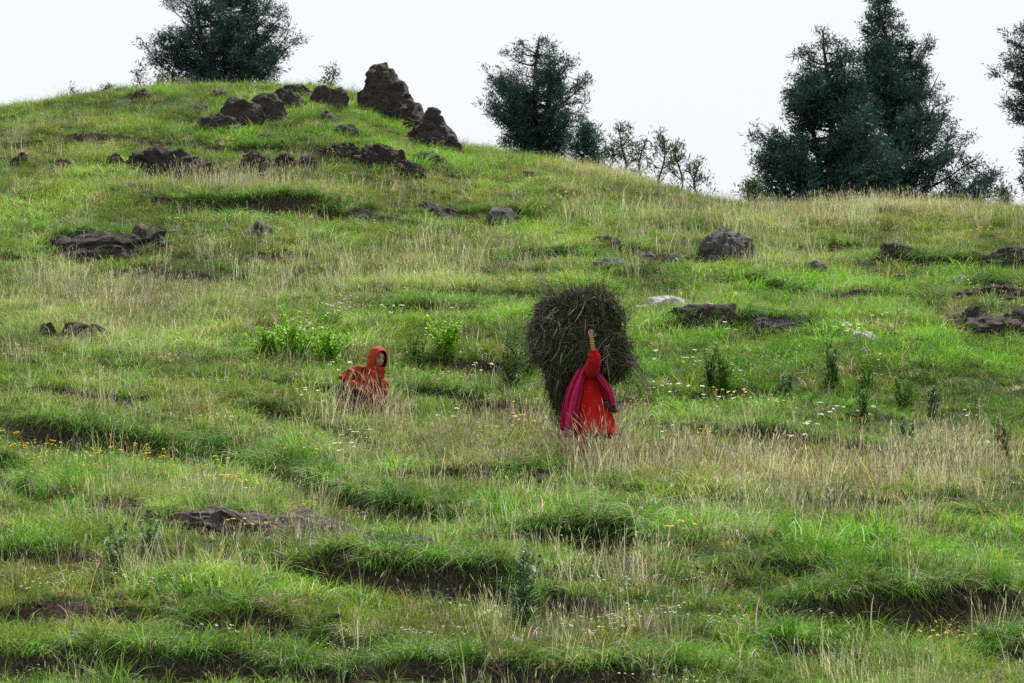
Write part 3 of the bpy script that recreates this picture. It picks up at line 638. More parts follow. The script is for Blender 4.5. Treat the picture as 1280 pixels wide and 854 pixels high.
def head_mesh(c, M):
    """head 0.22 m tall facing local -Y, before matrix M and centre c"""
    v, f = ICO5; p = v.copy(); x, y, z = v.T
    g = lambda cx, cz, s, sx=1: np.exp(-(((x - cx) / (s * sx)) ** 2 + ((z - cz) / s) ** 2)) * (y < 0)
    r = 1 + .26 * g(0, -.12, .13, .7) + .20 * g(0, -.28, .08, 1.3) - .10 * g(.36, .08, .15) - .10 * g(-.36, .08, .15) + .05 * g(0, .3, .3, 1.6) + .07 * g(0, -.50, .07, 2.0) + .06 * g(0, -.60, .06, 2.0) - .05 * g(0, -.55, .03, 2.5) + .09 * g(0, -.85, .18) + .04 * (g(.45, -.15, .2) + g(-.45, -.15, .2))
    p = v * r[:, None]; p[:, 0] *= .078 * (1 - .22 * np.clip(-z, 0, 1) ** 1.5); p[:, 1] *= .096; p[:, 2] *= .118
    ears = []
    for s in (-1, 1):
        e = ICO3[0] * [.010, .022, .034] + [s * .080, .008, -.004]; ears.append(e)
    T = lambda a: a @ np.array(M).T + c
    return T(p), f, [T(e) for e in ears], ICO3[1]
def rotm(rx, ry, rz): return np.array(Matrix.Rotation(rz, 3, 'Z') @ Matrix.Rotation(ry, 3, 'Y') @ Matrix.Rotation(rx, 3, 'X'))
def hand(P, E, RD, wrist_i, wrist, d, palm_n, curl=.5, side=1):
    """adds a palm and five fingers; d = finger direction, palm_n = palm normal"""
    d = np.array(d, float); d /= np.linalg.norm(d); nn = np.array(palm_n, float); nn -= d * (nn @ d); nn /= np.linalg.norm(nn); s = np.cross(d, nn) * side
    P.append(wrist + d * .045); RD.append((.026, .016)); E.append((wrist_i, len(P) - 1)); pi = len(P) - 1
    for k, (off, L) in enumerate([(-.030, .054), (-.010, .064), (.011, .060), (.030, .047)]):
        b = wrist + d * .075 + s * off * .9; P.append(b); RD.append(.0095); E.append((pi, len(P) - 1))
        for q in range(1, 4):
            a = curl * q * .75; b = b + (d * math.cos(a) + nn * math.sin(a)) * L / 3 * 1.15; P.append(b.copy()); RD.append(.0092 - .0012 * q); E.append((len(P) - 2, len(P) - 1))
    b = wrist + d * .03 + s * -.03; P.append(b); RD.append(.011); E.append((pi, len(P) - 1))
    for q in range(1, 3): b = b + (d * .7 - s * .8 + nn * curl * .6 * q) * .026; P.append(b.copy()); RD.append(.0105 - .001 * q); E.append((len(P) - 2, len(P) - 1))
def body(root, sk, head_c, head_M, mat):
    P, E, RD = sk; v, fs = skinned(P, E, RD); mb = MB(); mb.add(v, fs); hp, hf, ears, ef = head_mesh(head_c, head_M); mb.add(hp, [hf])
    for e in ears: mb.add(e, [ef])
    b = mb.build('body', mat, root)
    for s in (-1, 1):
        c = head_c + head_M @ np.array([s * .030, -.083, .010]); m2 = MB(); m2.add(ICO3[0] * [.0165, .012, .0105] @ np.eye(3) + c, [ICO3[1]]); m2.build('eye', M_EYE, root)
        c = head_c + head_M @ np.array([s * .031, -.090, .034]); m3 = MB(); m3.add((ICO3[0] * [.023, .006, .0065]) @ head_M.T + c, [ICO3[1]]); m3.build('eyebrow', M_HAIR, root)
    c = head_c + head_M @ np.array([0, -.098, -.063]); m4 = MB(); m4.add((ICO3[0] * [.026, .008, .009]) @ head_M.T + c, [ICO3[1]]); m4.build('mouth', M_LIP, root); return b
def sheet(fn, nu, nv, name, mat, root, thick=.006, uvw=None, close=False):
    """cloth surface P = fn(u, v) (arrays) given a real thickness"""
    U, V = np.meshgrid(np.linspace(0, 1, nu), np.linspace(0, 1, nv)); P = fn(U.ravel(), V.ravel()); J = np.arange(nu * nv).reshape(nv, nu)
    f = np.stack([J[:-1, :-1], J[:-1, 1:], J[1:, 1:], J[1:, :-1]], -1).reshape(-1, 4)
    at = {'uvw': ('FLOAT_VECTOR', np.stack([U.ravel() * (uvw or (1, 1))[0], V.ravel() * (uvw or (1, 1))[1], 0 * U.ravel()], -1))}
    o = link(name, mesh_np(name, P, [f], None, at), mat, root); m = o.modifiers.new('thickness', 'SOLIDIFY'); m.thickness = thick; m.offset = 0
    if close: w = o.modifiers.new('weld', 'WELD'); w.merge_threshold = .0015
    return o
def lp(v, *pts):  # piecewise interpolation of vectors by parameter v
    k = np.linspace(0, 1, len(pts)); pts = np.array(pts); return np.stack([np.interp(v, k, pts[:, i]) for i in range(pts.shape[1])], -1)
def smooth_lp(v, *pts):
    s = 0
    for d in (-.09, -.045, 0, .045, .09): s = s + lp(np.clip(v + d, 0, 1), *pts)
    return s / 5
def sleeve(pts, rad, name, mat, root, seed=0):
    mb = MB(); p = np.array(pts, float); t = np.linspace(0, 1, 26); pp = smooth_lp(t, *p); rr = np.interp(t, np.linspace(0, 1, len(rad)), rad)
    T = np.gradient(pp, axis=0); T /= np.linalg.norm(T, axis=1)[:, None]; A = np.cross(T, [.3, .9, .1]); A /= np.linalg.norm(A, axis=1)[:, None]; B = np.cross(T, A); th = np.linspace(0, 6.283, 25)[:-1]
    f = 1 + .10 * np.sin(t[:, None] * 38 + 2 * np.sin(th + seed)[None]) * np.sin(th[None] + 1) + .06 * np.sin(3 * th[None] + t[:, None] * 9)
    V = pp[:, None] + (rr[:, None] * f)[..., None] * (A[:, None] * np.cos(th)[None, :, None] + B[:, None] * np.sin(th)[None, :, None])
    J = np.arange(26 * 24).reshape(26, 24); q = np.stack([J[:-1], np.roll(J[:-1], -1, 1), np.roll(J[1:], -1, 1), J[1:]], -1).reshape(-1, 4); mb.add(V.reshape(-1, 3), [q])
    o = mb.build(name, mat, root); m = o.modifiers.new('thickness', 'SOLIDIFY'); m.thickness = .006; return o

# --- the person carrying the brushwood: origin at the feet, photo (735, 578)
wx, wy = hit(735, 578); wz = float(hgt(wx, wy)); SW = F / wy * math.cos(PITCH) / 1.0
def L2(px, py, y=0.0): return np.array([(px - 735) / SW, y, (578 - py) / SW])
wo = empty('person', (wx, wy, wz)); tag(wo, 'person in red and pink clothes, one bare forearm raised to a huge bundle', 'person')
sk = ([], [], []); P, E, RD = sk
def pt(p, r, j=None): P.append(np.array(p, float)); RD.append(r); (E.append((j, len(P) - 1)) if j is not None else None); return len(P) - 1
pel = pt((.02, .05, .80), (.15, .11)); wa = pt((.02, .02, .96), (.125, .09), pel); ch = pt((.01, 0, 1.12), (.15, .10), wa); nk = pt((.01, 0, 1.25), .055, ch); hd = pt((.01, -.02, 1.34), .05, nk)
shl = pt((.06, -.03, 1.19), .065, ch); elb = pt(L2(743, 454, -.34), .042, shl); wr = pt(L2(739, 429, -.40), .027, elb)
hand(P, E, RD, wr, L2(739, 429, -.40), (-.1, -.1, 1), (.1, 1, .2), .35, 1)
shr = pt((.13, 0, 1.16), .055, ch); er = pt((.27, .0, .92), .042, shr); wr2 = pt(L2(765, 512, -.16), .026, er); hand(P, E, RD, wr2, L2(765, 512, -.16), (.7, -.5, -.1), (-.3, -.3, -1), .7, -1)
for s in (-1, 1):
    h = pt((.02 + s * .09, .05, .74), .095, pel); k = pt((.02 + s * .11, -.02 + s * .10, .42), .06, h); a = pt((.02 + s * .11, .06 + s * .12, .08), .04, k); pt((.02 + s * .12, -.09 + s * .12, .035), (.045, .03), a)
body(wo, sk, np.array([.01, -.04, 1.36]), rotm(.15, 0, -.35), M_SKIN)
def kam(u, v):
    th = u * 2 * math.pi; c = smooth_lp(v, (.04, -.02, 1.235), (.03, 0, 1.15), (.02, .01, .96), (.04, .03, .70), (.05, .03, .48), (.06, .03, .34)); r = smooth_lp(v, (.09, .07), (.145, .115), (.155, .12), (.235, .19), (.29, .25), (.33, .29))
    fold = 1 + (.03 + .16 * v) * np.sin(7 * th + 2.5 * np.sin(v * 3) + 1.3 * np.sin(2 * th)) * (.25 + .75 * v) + .06 * np.sin(16 * th + 5 * v + 2 * np.sin(3 * th)) * (.3 + .7 * v)
    return np.stack([c[:, 0] + r[:, 0] * np.cos(th) * fold, c[:, 1] + r[:, 1] * np.sin(th) * fold, c[:, 2] + .012 * np.sin(6 * th) * v], -1)
sheet(kam, 97, 50, 'tunic', M_REDPAT, wo, close=True)
for s in (-1, 1): sleeve([(.02 + s * .09, .05, .70), (.02 + s * .115, -.02 + s * .10, .42), (.02 + s * .11, .06 + s * .12, .10)], [.13, .12, .07], 'trouser_leg', M_RED, wo, s)
sleeve([(.05, -.02, 1.18), tuple(L2(738, 465, -.20)), tuple(L2(743.5, 454, -.345)), tuple(L2(741, 441, -.375))], [.095, .100, .088, .064], 'sleeve', M_RED, wo)
sleeve([(.10, 0, 1.16), (.19, 0, 1.04), (.27, -.0, .91), tuple(L2(762, 508, -.14))], [.08, .075, .065, .05], 'sleeve', M_RED, wo, 2)
cu = sleeve([tuple(L2(757, 503, -.11)), tuple(L2(764, 512, -.17)), tuple(L2(771, 516, -.19))], [.045, .058, .036], 'cuff', M_DARKCL, wo, 3)
for py, rr in ((431.5, .034), (434.5, .035)):
    c = L2(739.5, py, -.395); mb = MB(); th = np.linspace(0, 6.283, 20); tube(mb, np.stack([c[0] + rr * np.cos(th), c[1] + rr * np.sin(th), c[2] + .004 * np.sin(th)], -1), .0045, 6); mb.build('bangle', M_GOLD, wo)
def dupl(u, v):  # pink shawl end falling from the neck down the front left
    e0 = smooth_lp(v, (-.05, .03, 1.32), tuple(L2(724, 462, -.19)), tuple(L2(710, 490, -.27)), tuple(L2(704, 515, -.32)), tuple(L2(700, 545, -.36))); e1 = smooth_lp(v, (.03, .02, 1.31), tuple(L2(733, 462, -.18)), tuple(L2(727, 490, -.24)), tuple(L2(722, 515, -.31)), tuple(L2(721, 545, -.36)))
    p = e0 + (e1 - e0) * u[:, None]; p[:, 1] -= .045 * np.sin(u * math.pi) + (.034 * np.sin(u * 11 + v * 3) + .014 * np.sin(u * 23 - 4 * v)) * (.5 + v); return p
sheet(dupl, 60, 50, 'shawl', M_PINK, wo, .008)
def dupb(u, v):  # the part behind the left hip, giving the cloth depth
    e0 = smooth_lp(v, (-.04, .05, 1.33), (-.16, .03, 1.18), (-.25, .02, .95), (-.31, .0, .7), (-.34, -.05, .42)); e1 = smooth_lp(v, (-.05, .03, 1.32), tuple(L2(723, 462, -.18)), tuple(L2(709, 490, -.26)), tuple(L2(703, 515, -.31)), tuple(L2(699.5, 545, -.35)))
    p = e0 + (e1 - e0) * u[:, None]; p[:, 0] -= .012 * np.sin(u * 11 + v * 5); return p
sheet(dupb, 40, 40, 'shawl', M_PINK, wo, .008)
def dupr(u, v):
    e0 = smooth_lp(v, tuple(L2(736, 458, -.14)), tuple(L2(744, 470, -.20)), tuple(L2(754, 486, -.25)), tuple(L2(762, 498, -.26)), tuple(L2(764, 513, -.24))); e1 = smooth_lp(v, tuple(L2(742, 458, -.08)), tuple(L2(752, 470, -.10)), tuple(L2(764, 486, -.12)), tuple(L2(768, 498, -.14)), tuple(L2(769, 510, -.2)))
    p = e0 + (e1 - e0) * u[:, None]; p[:, 1] -= .03 * np.sin(u * math.pi) + .024 * np.sin(u * 13 + v * 5); return p
sheet(dupr, 34, 40, 'shawl', M_PINK, wo, .008)

# --- the bundle of brushwood on that person's head
bo = empty('brushwood_bundle', (wx, wy, wz + 1.3)); tag(bo, 'huge dark shaggy bundle of cut grass carried by the person in red', 'bundle')
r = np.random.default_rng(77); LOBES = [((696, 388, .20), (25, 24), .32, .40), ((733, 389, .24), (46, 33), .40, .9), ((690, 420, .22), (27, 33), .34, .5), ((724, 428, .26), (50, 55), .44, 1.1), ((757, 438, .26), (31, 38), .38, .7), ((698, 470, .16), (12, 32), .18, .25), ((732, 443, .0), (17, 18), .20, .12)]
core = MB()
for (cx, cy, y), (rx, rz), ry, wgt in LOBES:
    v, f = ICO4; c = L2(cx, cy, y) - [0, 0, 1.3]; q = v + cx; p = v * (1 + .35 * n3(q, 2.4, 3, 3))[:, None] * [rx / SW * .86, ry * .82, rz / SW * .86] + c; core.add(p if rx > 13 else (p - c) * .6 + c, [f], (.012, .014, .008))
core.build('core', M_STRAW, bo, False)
def strands(mb, n, L, wid, pal, K=7, down=.6, rs=1.0, lobes=LOBES, zmin=-9, zmax=9, flow=None, curl=.5, jit=.6, inward=.96):
    w = np.array([l[3] for l in lobes]); li = r.choice(len(lobes), n, p=w / w.sum()); d = r.normal(size=(n, 3)); d[:, 1] -= .35; d /= np.linalg.norm(d, axis=1)[:, None]
    c = np.array([L2(l[0][0], l[0][1], l[0][2]) - [0, 0, 1.3] for l in lobes])[li]; R3 = np.array([[l[1][0] / SW, l[2], l[1][1] / SW] for l in lobes])[li]
    p = c + d * R3 * r.uniform(.80, 1.07, (n, 1)) * rs; 
    sk_ = r.normal(size=(46, 3)); sk_ /= np.linalg.norm(sk_, axis=1)[:, None]; sv = r.normal(size=(46, 3)); ci = np.argmax(d @ sk_.T + .35 * vn(p[:, 0] * 5, p[:, 2] * 5, 3)[:, None], 1)
    t = np.cross(d, sv[ci]); t /= np.linalg.norm(t, axis=1)[:, None] + 1e-9; t = t + .55 * r.normal(0, .6, (n, 3)) * jit / .6; t = t + np.array(flow if flow is not None else (0, 0, -down)) + r.normal(0, jit * .3, (n, 3)); t -= d * (t * d).sum(1)[:, None]; t /= np.linalg.norm(t, axis=1)[:, None]
    LL = L * r.uniform(.5, 1.4, (n, 1)); pts = [p]; bend = r.normal(0, curl, (n, 3))
    for k in range(1, K):
        t = t + bend * .25 + np.array([0, 0, -.10]) * down; 
        e = (p - c) / R3; q = (e ** 2).sum(1)[:, None]; t = t - .5 * e * np.clip(q - inward, 0, 1) ; t /= np.linalg.norm(t, axis=1)[:, None]; p = p + t * LL / (K - 1); pts.append(p)
    pts = np.stack(pts, 1); tt = np.linspace(0, 1, K); sd = np.cross(pts[:, -1] - pts[:, 0], d + r.normal(0, .5, (n, 3))); sd /= np.linalg.norm(sd, axis=1)[:, None] + 1e-9
    W = wid * r.uniform(.6, 1.4, (n, 1)) * (1.05 - tt) ** .5 / 2; V = np.stack([pts - sd[:, None] * W[..., None], pts + sd[:, None] * W[..., None]], 2).reshape(-1, 3)
    b = (np.arange(n) * K * 2)[:, None]; k = np.arange(K - 1) * 2; q = np.stack([b + k, b + k + 1, b + k + 3, b + k + 2], -1).reshape(-1, 4); pal = np.array(pal); cc = pal[np.where(r.uniform(0, 1, n) < .6, ci % len(pal), r.integers(0, len(pal), n))] * r.uniform(.6, 1.4, (n, 1)) * (.6 + .9 * ((ci * 37) % 11) / 10)[:, None]; mb.add(V, [q], np.repeat(cc, K * 2, 0)); return pts
DG = [(.040, .062, .016), (.055, .078, .022), (.016, .016, .009), (.070, .055, .034), (.030, .022, .018)]
mb = MB(); strands(mb, 10000, .24, .007, DG, curl=.9); strands(mb, 4500, .13, .016, [(.045, .075, .020), (.06, .09, .028), (.03, .045, .016)], curl=1.2, rs=1.02); mb.build('grass_mass', M_STRAW, bo, False)
mb = MB(); strands(mb, 620, .34, .009, [(.18, .13, .15), (.12, .09, .10), (.26, .22, .20)], down=.8, curl=.4, rs=1.09, jit=.8)
strands(mb, 200, .26, .011, [(.50, .48, .44), (.42, .38, .38), (.34, .32, .20)], down=1.6, curl=.5, rs=1.09)
strands(mb, 1200, .30, .011, [(.055, .08, .022), (.075, .07, .04), (.04, .06, .018)], down=1.4, curl=.4, rs=1.06)
strands(mb, 300, .38, .009, [(.16, .11, .13), (.24, .19, .20), (.11, .08, .09)], flow=(-1.6, 0, -.5), curl=.25, rs=1.0, lobes=[LOBES[0], LOBES[2]], inward=1.5)
mb.build('dry_stems', M_STRAW, bo, False)
mb = MB(); strands(mb, 380, .42, .008, DG + [(.10, .10, .05), (.09, .07, .07)], down=2.2, curl=.25, lobes=[LOBES[5]], inward=2.5)
# long stems trailing out at the right, and stray tips at the top
def sprays(n, a, b, spr, pal, wid=.006, K=7):
    for i in range(n):
        p0 = L2(*a, r.uniform(-.25, .3)) + r.normal(0, .07, 3) - [0, 0, 1.3]; p1 = L2(*b, r.uniform(-.3, .4)) + r.normal(0, spr, 3) - [0, 0, 1.3]; t = np.linspace(0, 1, K)[:, None]
        p = p0 + (p1 - p0) * t + np.array([0, 0, .10 + r.normal(0, .03)]) * np.sin(t * math.pi) ; c = np.array(pal[r.integers(0, len(pal))]) * r.uniform(.7, 1.3); tube(mb, p, wid * .5 * (1.1 - t[:, 0]), 3, c)
TP = [(.09, .07, .07), (.13, .10, .10), (.05, .045, .03), (.17, .14, .12)]
sprays(90, (778, 448), (816, 484), .11, TP); sprays(60, (775, 460), (800, 500), .10, TP + DG); sprays(26, (690, 375), (668, 352), .09, TP); sprays(30, (720, 375), (700, 346), .10, TP + DG); sprays(30, (745, 380), (765, 352), .10, DG); sprays(40, (680, 400), (655, 425), .07, TP)
sprays(70, (735, 395), (740, 356), .16, DG + TP, .005); sprays(60, (690, 420), (664, 440), .14, DG + TP, .005); sprays(50, (765, 430), (792, 450), .13, DG, .005); sprays(16, (775, 400), (800, 392), .07, TP); sprays(60, (695, 490), (702, 545), .06, DG + TP)
mb.build('trailing_stems', M_STRAW, bo, False)

# --- the person crouching in the rust orange shawl: origin photo (452, 528)
gx0, gy0 = hit(452, 526); gz0 = float(hgt(gx0, gy0)); SG = F / gy0 * math.cos(PITCH)
def L3(px, py, y=0.0): return np.array([(px - 452) / SG, y, (526 - py) / SG])
go_ = empty('person', (gx0, gy0, gz0)); tag(go_, 'person in a rust orange headscarf and shawl crouching in the tall grass', 'person')
sk = ([], [], []); P, E, RD = sk
pel = pt((-.16, .10, .30), (.16, .13)); wa = pt((-.10, .06, .45), (.13, .10), pel); ch = pt((.0, .0, .64), (.15, .11), wa); nk = pt((.10, -.02, .76), .055, ch); pt((.17, -.03, .84), .05, nk)
s1 = pt((-.12, -.12, .68), .065, ch); e1 = pt((-.22, -.24, .50), .045, s1); w1 = pt((-.02, -.42, .42), .028, e1); hand(P, E, RD, w1, np.array([-.02, -.42, .42]), (.8, -.3, -.3), (0, 0, -1), .6, 1)
s2 = pt((.16, .10, .66), .06, ch); e2 = pt((.28, .0, .46), .045, s2); w2 = pt((.22, -.24, .36), .028, e2); hand(P, E, RD, w2, np.array([.22, -.24, .36]), (.2, -.8, -.4), (0, 0, -1), .6, -1)
for s in (-1, 1):
    h = pt((-.14, .08 + s * .10, .26), .10, pel); k = pt((.20, -.06 + s * .14, .40), .065, h); a = pt((.04, -.02 + s * .14, .07), .04, k); pt((.18, -.08 + s * .14, .035), (.045, .03), a)
hc = L3(471.5, 450, -.07); hM = rotm(.14, .10, .62)
hM = hM * 1.2; body(go_, sk, hc, hM, M_SKIN)
def hood(u, v):   # wraps the head, open at the face; u round the face axis, v from the face rim to the nape
    th = u * 2 * math.pi; al = .80 + .06 * np.sin(2 * th + 1) + v * (math.pi - .80); R0 = 1.0 + .045 * np.sin(5 * th + 5 * v) * v + .03 * np.sin(10 * th - 7 * v) * (.3 + v)
    x = np.sin(al) * np.cos(th); z = np.sin(al) * np.sin(th); y = -np.cos(al); p = np.stack([x * .108 * R0, y * .128 * R0 + .005, z * (.152 + .012 * (z > 0)) * R0 - .01], -1)
    rim = np.exp(-((v) / .05) ** 2); p *= (1 + .05 * rim)[:, None]
    low = np.clip(-p[:, 2] - .06, 0, .1); p[:, 2] -= low * .6; p[:, 1] += low * .5; return p @ hM.T * 1.05 + hc
sheet(hood, 72, 44, 'headscarf', M_RUST, go_, .010, close=True)
def hoodin(u, v):
    th = u * 2 * math.pi; al = .94 + v * (math.pi - .94); x = np.sin(al) * np.cos(th); z = np.sin(al) * np.sin(th); y = -np.cos(al); return np.stack([x * .098, y * .115 + .008, z * .136 - .002], -1) @ hM.T + hc
sheet(hoodin, 40, 20, 'hair', M_HAIR, go_, .004, close=True)
NKc = hc + [-.035, .02, -.155]
def cape(u, v):
    th = u * 2 * math.pi; c, s = np.cos(th), np.sin(th)
    hem = np.stack([.03 + np.where(c < 0, .335, .345) * c, -.04 + .34 * s, .42 - .19 * c + .02 * (c < 0) * (-c) ** 2 - .06 * np.clip(-s, 0, 1)], -1)
    top = NKc + np.stack([.075 * c, .085 * s, .02 * c * 0 + .04 + 0 * c], -1)
    mid = (top + hem) / 2 + np.stack([.10 * c, .09 * s, .09 - .045 * c + 0 * c], -1) + np.stack([-.03 + 0 * c, 0 * c, 0 * c], -1)
    V = v[:, None]; p = top * (1 - V) ** 2 + 2 * mid * V * (1 - V) + hem * V * V; rad = np.stack([c, s, 0 * c], -1)
    fold = (.036 * np.sin(6 * th + 6 * v + 1.5 * np.sin(2 * th)) + .022 * np.sin(13 * th - 5 * v + np.sin(3 * th)) + .010 * np.sin(27 * th + 3 * v)) * np.clip(v * 1.6, .15, 1); p = p + rad * fold[:, None]
    sw = .034 * np.sin(19 * v + 3.0 * np.cos(th - 4.2)) * np.clip(-s + .3, 0, 1) * (v < .95); p[:, 1] -= sw; p[:, 2] += sw * .5; p[:, 2] += .012 * np.sin(9 * th) * v; return p
sheet(cape, 128, 60, 'shawl', M_RUSTCHK, go_, .009, uvw=(28, 10.6), close=True)
def scarf(u, v):  # loose rolls under the chin joining headscarf and shawl
    th = u * 2 * math.pi; ph = v * 2 * math.pi; c = np.stack([NKc[0] + .10 * np.cos(th) + .01, NKc[1] + .10 * np.sin(th), NKc[2] + .005 - .025 * np.cos(th) - .015 * np.sin(th) * -1], -1)
    rr = .040 + .008 * np.sin(5 * th + 3) ; return c + np.stack([np.cos(th) * np.cos(ph) * rr, np.sin(th) * np.cos(ph) * rr, np.sin(ph) * rr * 1.5], -1)
sheet(scarf, 50, 20, 'scarf_collar', M_RUST, go_, .003, close=True)
def gown(u, v):
    th = u * 2 * math.pi; c = smooth_lp(v, (.02, 0, .70), (-.06, .0, .55), (-.04, .0, .35), (.0, -.02, .12)); q = smooth_lp(v, (.13, .12), (.27, .24), (.31, .29), (.34, .33)); f = 1 + .05 * np.sin(8 * th + 3 * v) * v + .03 * np.sin(17 * th)
    return np.stack([c[:, 0] + q[:, 0] * np.cos(th) * f, c[:, 1] + q[:, 1] * np.sin(th) * f, c[:, 2]], -1)
sheet(gown, 80, 36, 'gown', M_FLORAL, go_, .006, close=True)

# ------------------------------------------------------------------ grass and flowers (clump meshes instanced over the hillside)
def clump(name, n, rad, hmin, hmax, wid, lean, bend, pal, heads=None, seed=0, segs=3):
    """one tuft: n curved blades; heads = (share, length, width, palette) adds seed heads"""
    r = np.random.default_rng(seed); mb = MB()
    a = r.uniform(0, 2 * math.pi, n); rr = rad * np.sqrt(r.uniform(0, 1, n)); bx, by = rr * np.cos(a), rr * np.sin(a)
    H = r.uniform(hmin, hmax, n); la = a + r.normal(0, .9, n); ln = lean * r.uniform(.3, 1.4, n); bd = bend * r.uniform(.2, 1.5, n)
    va = r.uniform(0, math.pi, n); pal = np.array(pal); c = pal[r.integers(0, len(pal), n)] * r.uniform(.75, 1.25, (n, 1))
    t = np.linspace(0, 1, segs + 1)
    off = ln[:, None] * t + bd[:, None] * t ** 2.2
    zz = H[:, None] * (t - .18 * (bd / (H + 1e-6))[:, None] * t ** 3)
    X = bx[:, None] + off * H[:, None] * np.cos(la)[:, None]; Y = by[:, None] + off * H[:, None] * np.sin(la)[:, None]
    W = (wid * r.uniform(.7, 1.3, n))[:, None] * (1 - t ** 2 * .85) * .5
    dx, dy = np.cos(va)[:, None] * W, np.sin(va)[:, None] * W
    V = np.stack([np.stack([X - dx, Y - dy, zz], -1), np.stack([X + dx, Y + dy, zz], -1)], 2)  # n, s, 2, 3
    m = segs + 1; base = (np.arange(n) * m * 2)[:, None]; k = np.arange(segs) * 2
    q = np.stack([base + k, base + k + 1, base + k + 3, base + k + 2], -1).reshape(-1, 4)
    mb.add(V.reshape(-1, 3), [q], np.repeat(c, m * 2, 0))
    if heads:
        share, hl, hw, hp = heads; hp = np.array(hp)
        for i in np.where(r.uniform(0, 1, n) < share)[0]:
            p0 = np.array([X[i, -1], Y[i, -1], zz[i, -1]]); d = p0 - np.array([X[i, -2], Y[i, -2], zz[i, -2]]); d /= np.linalg.norm(d) + 1e-9
            L = hl * r.uniform(.7, 1.3); cc = hp[r.integers(0, len(hp))] * r.uniform(.8, 1.2)
            for ang in (va[i], va[i] + math.pi / 2):
                s = np.array([math.cos(ang), math.sin(ang), 0]) * hw * .5
                v = [p0 - d * L * .4, p0 + s * .9 - d * L * .05, p0 + s * .6 + d * L * .35, p0 + d * L * .6, p0 - s * .6 + d * L * .35, p0 - s * .9 - d * L * .05]
                mb.add(v, [[[0, 1, 2, 3, 4, 5]]], cc)
    return mb
def umbel(name, n, H, hr, col, seed, stem=(.16, .22, .07), rad=.12, flat=True):
    r = np.random.default_rng(seed); mb = MB()
    for i in range(n):
        x, y = r.normal(0, rad, 2); h = H * r.uniform(.6, 1.15); lx, ly = r.normal(0, .08, 2)
        w = .004; top = np.array([x + lx, y + ly, h])
        mb.add([[x - w, y, 0], [x + w, y, 0], top + [w * .6, 0, 0], top - [w * .6, 0, 0]], [[[0, 1, 2, 3]]], stem)
        for j in range(6):
            a = j * 1.047 + r.uniform(0, 1); rr = hr * r.uniform(.3, 1.0) if j else 0
            c = top + np.array([rr * math.cos(a), rr * math.sin(a), r.uniform(-.2, .25) * hr]); s = hr * r.uniform(.35, .6)
            b = r.uniform(0, 1.5); q = [[c[0] + s * math.cos(b + k * 1.2566), c[1] + s * math.sin(b + k * 1.2566), c[2] + r.uniform(-.35, .35) * s] for k in range(5)]
            mb.add(q + [list(c + [0, 0, s * .45])], [[[k, (k + 1) % 5, 5] for k in range(5)]], np.array(col) * r.uniform(.8, 1.05))
    return mb
def source(name, mbs, mat):
    c = bpy.data.collections.new(name + '_sources')
    for mb in mbs:
        o = bpy.data.objects.new(name, mb.mesh(name)); o.data.materials.append(mat); c.objects.link(o)
    return c
def scatter(name, srcs, mat, X, Y, Z, rot, scl, idx, tint, label):
    me = mesh_np_points(name, np.stack([X, Y, Z], -1), rot, scl, idx, tint)
    o = bpy.data.objects.new(name, me); COL.objects.link(o)
    c = source(name.rstrip('s') + '_tuft', srcs, mat)
    g = bpy.data.node_groups.new(name + '_nodes', 'GeometryNodeTree')
    g.interface.new_socket('Geometry', in_out='INPUT', socket_type='NodeSocketGeometry'); g.interface.new_socket('Geometry', in_out='OUTPUT', socket_type='NodeSocketGeometry')
    gi = g.nodes.new('NodeGroupInput'); go = g.nodes.new('NodeGroupOutput'); iop = g.nodes.new('GeometryNodeInstanceOnPoints')
    ci = g.nodes.new('GeometryNodeCollectionInfo'); ci.inputs['Collection'].default_value = c
    ci.inputs['Separate Children'].default_value = True; ci.inputs['Reset Children'].default_value = True
    def at(nm, ty):
        a = g.nodes.new('GeometryNodeInputNamedAttribute'); a.data_type = ty; a.inputs['Name'].default_value = nm; return a.outputs['Attribute']
    g.links.new(gi.outputs[0], iop.inputs['Points']); g.links.new(ci.outputs[0], iop.inputs['Instance']); iop.inputs['Pick Instance'].default_value = True
    g.links.new(at('idx', 'INT'), iop.inputs['Instance Index'])
    e2r = g.nodes.new('FunctionNodeEulerToRotation'); g.links.new(at('rot', 'FLOAT_VECTOR'), e2r.inputs[0]); g.links.new(e2r.outputs[0], iop.inputs['Rotation'])
    g.links.new(at('scl', 'FLOAT_VECTOR'), iop.inputs['Scale']); g.links.new(iop.outputs[0], go.inputs[0])
    m = o.modifiers.new('scatter', 'NODES'); m.node_group = g
    tag(o, label, None, None, 'stuff'); return o
def mesh_np_points(name, P, rot, scl, idx, tint):
    me = bpy.data.meshes.new(name); me.vertices.add(len(P)); me.vertices.foreach_set('co', P.astype(np.float32).ravel())
    for k, ty, arr, f in (('rot', 'FLOAT_VECTOR', rot, 'vector'), ('scl', 'FLOAT_VECTOR', scl, 'vector'), ('idx', 'INT', idx, 'value')):
        a = me.attributes.new(k, ty, 'POINT'); a.data.foreach_set(f, arr.astype(np.int32 if ty == 'INT' else np.float32).ravel())
    a = me.attributes.new('tint', 'FLOAT_COLOR', 'POINT'); c = np.ones((len(P), 4), np.float32); c[:, :3] = tint; a.data.foreach_set('color', c.ravel())
    me.update(); return me
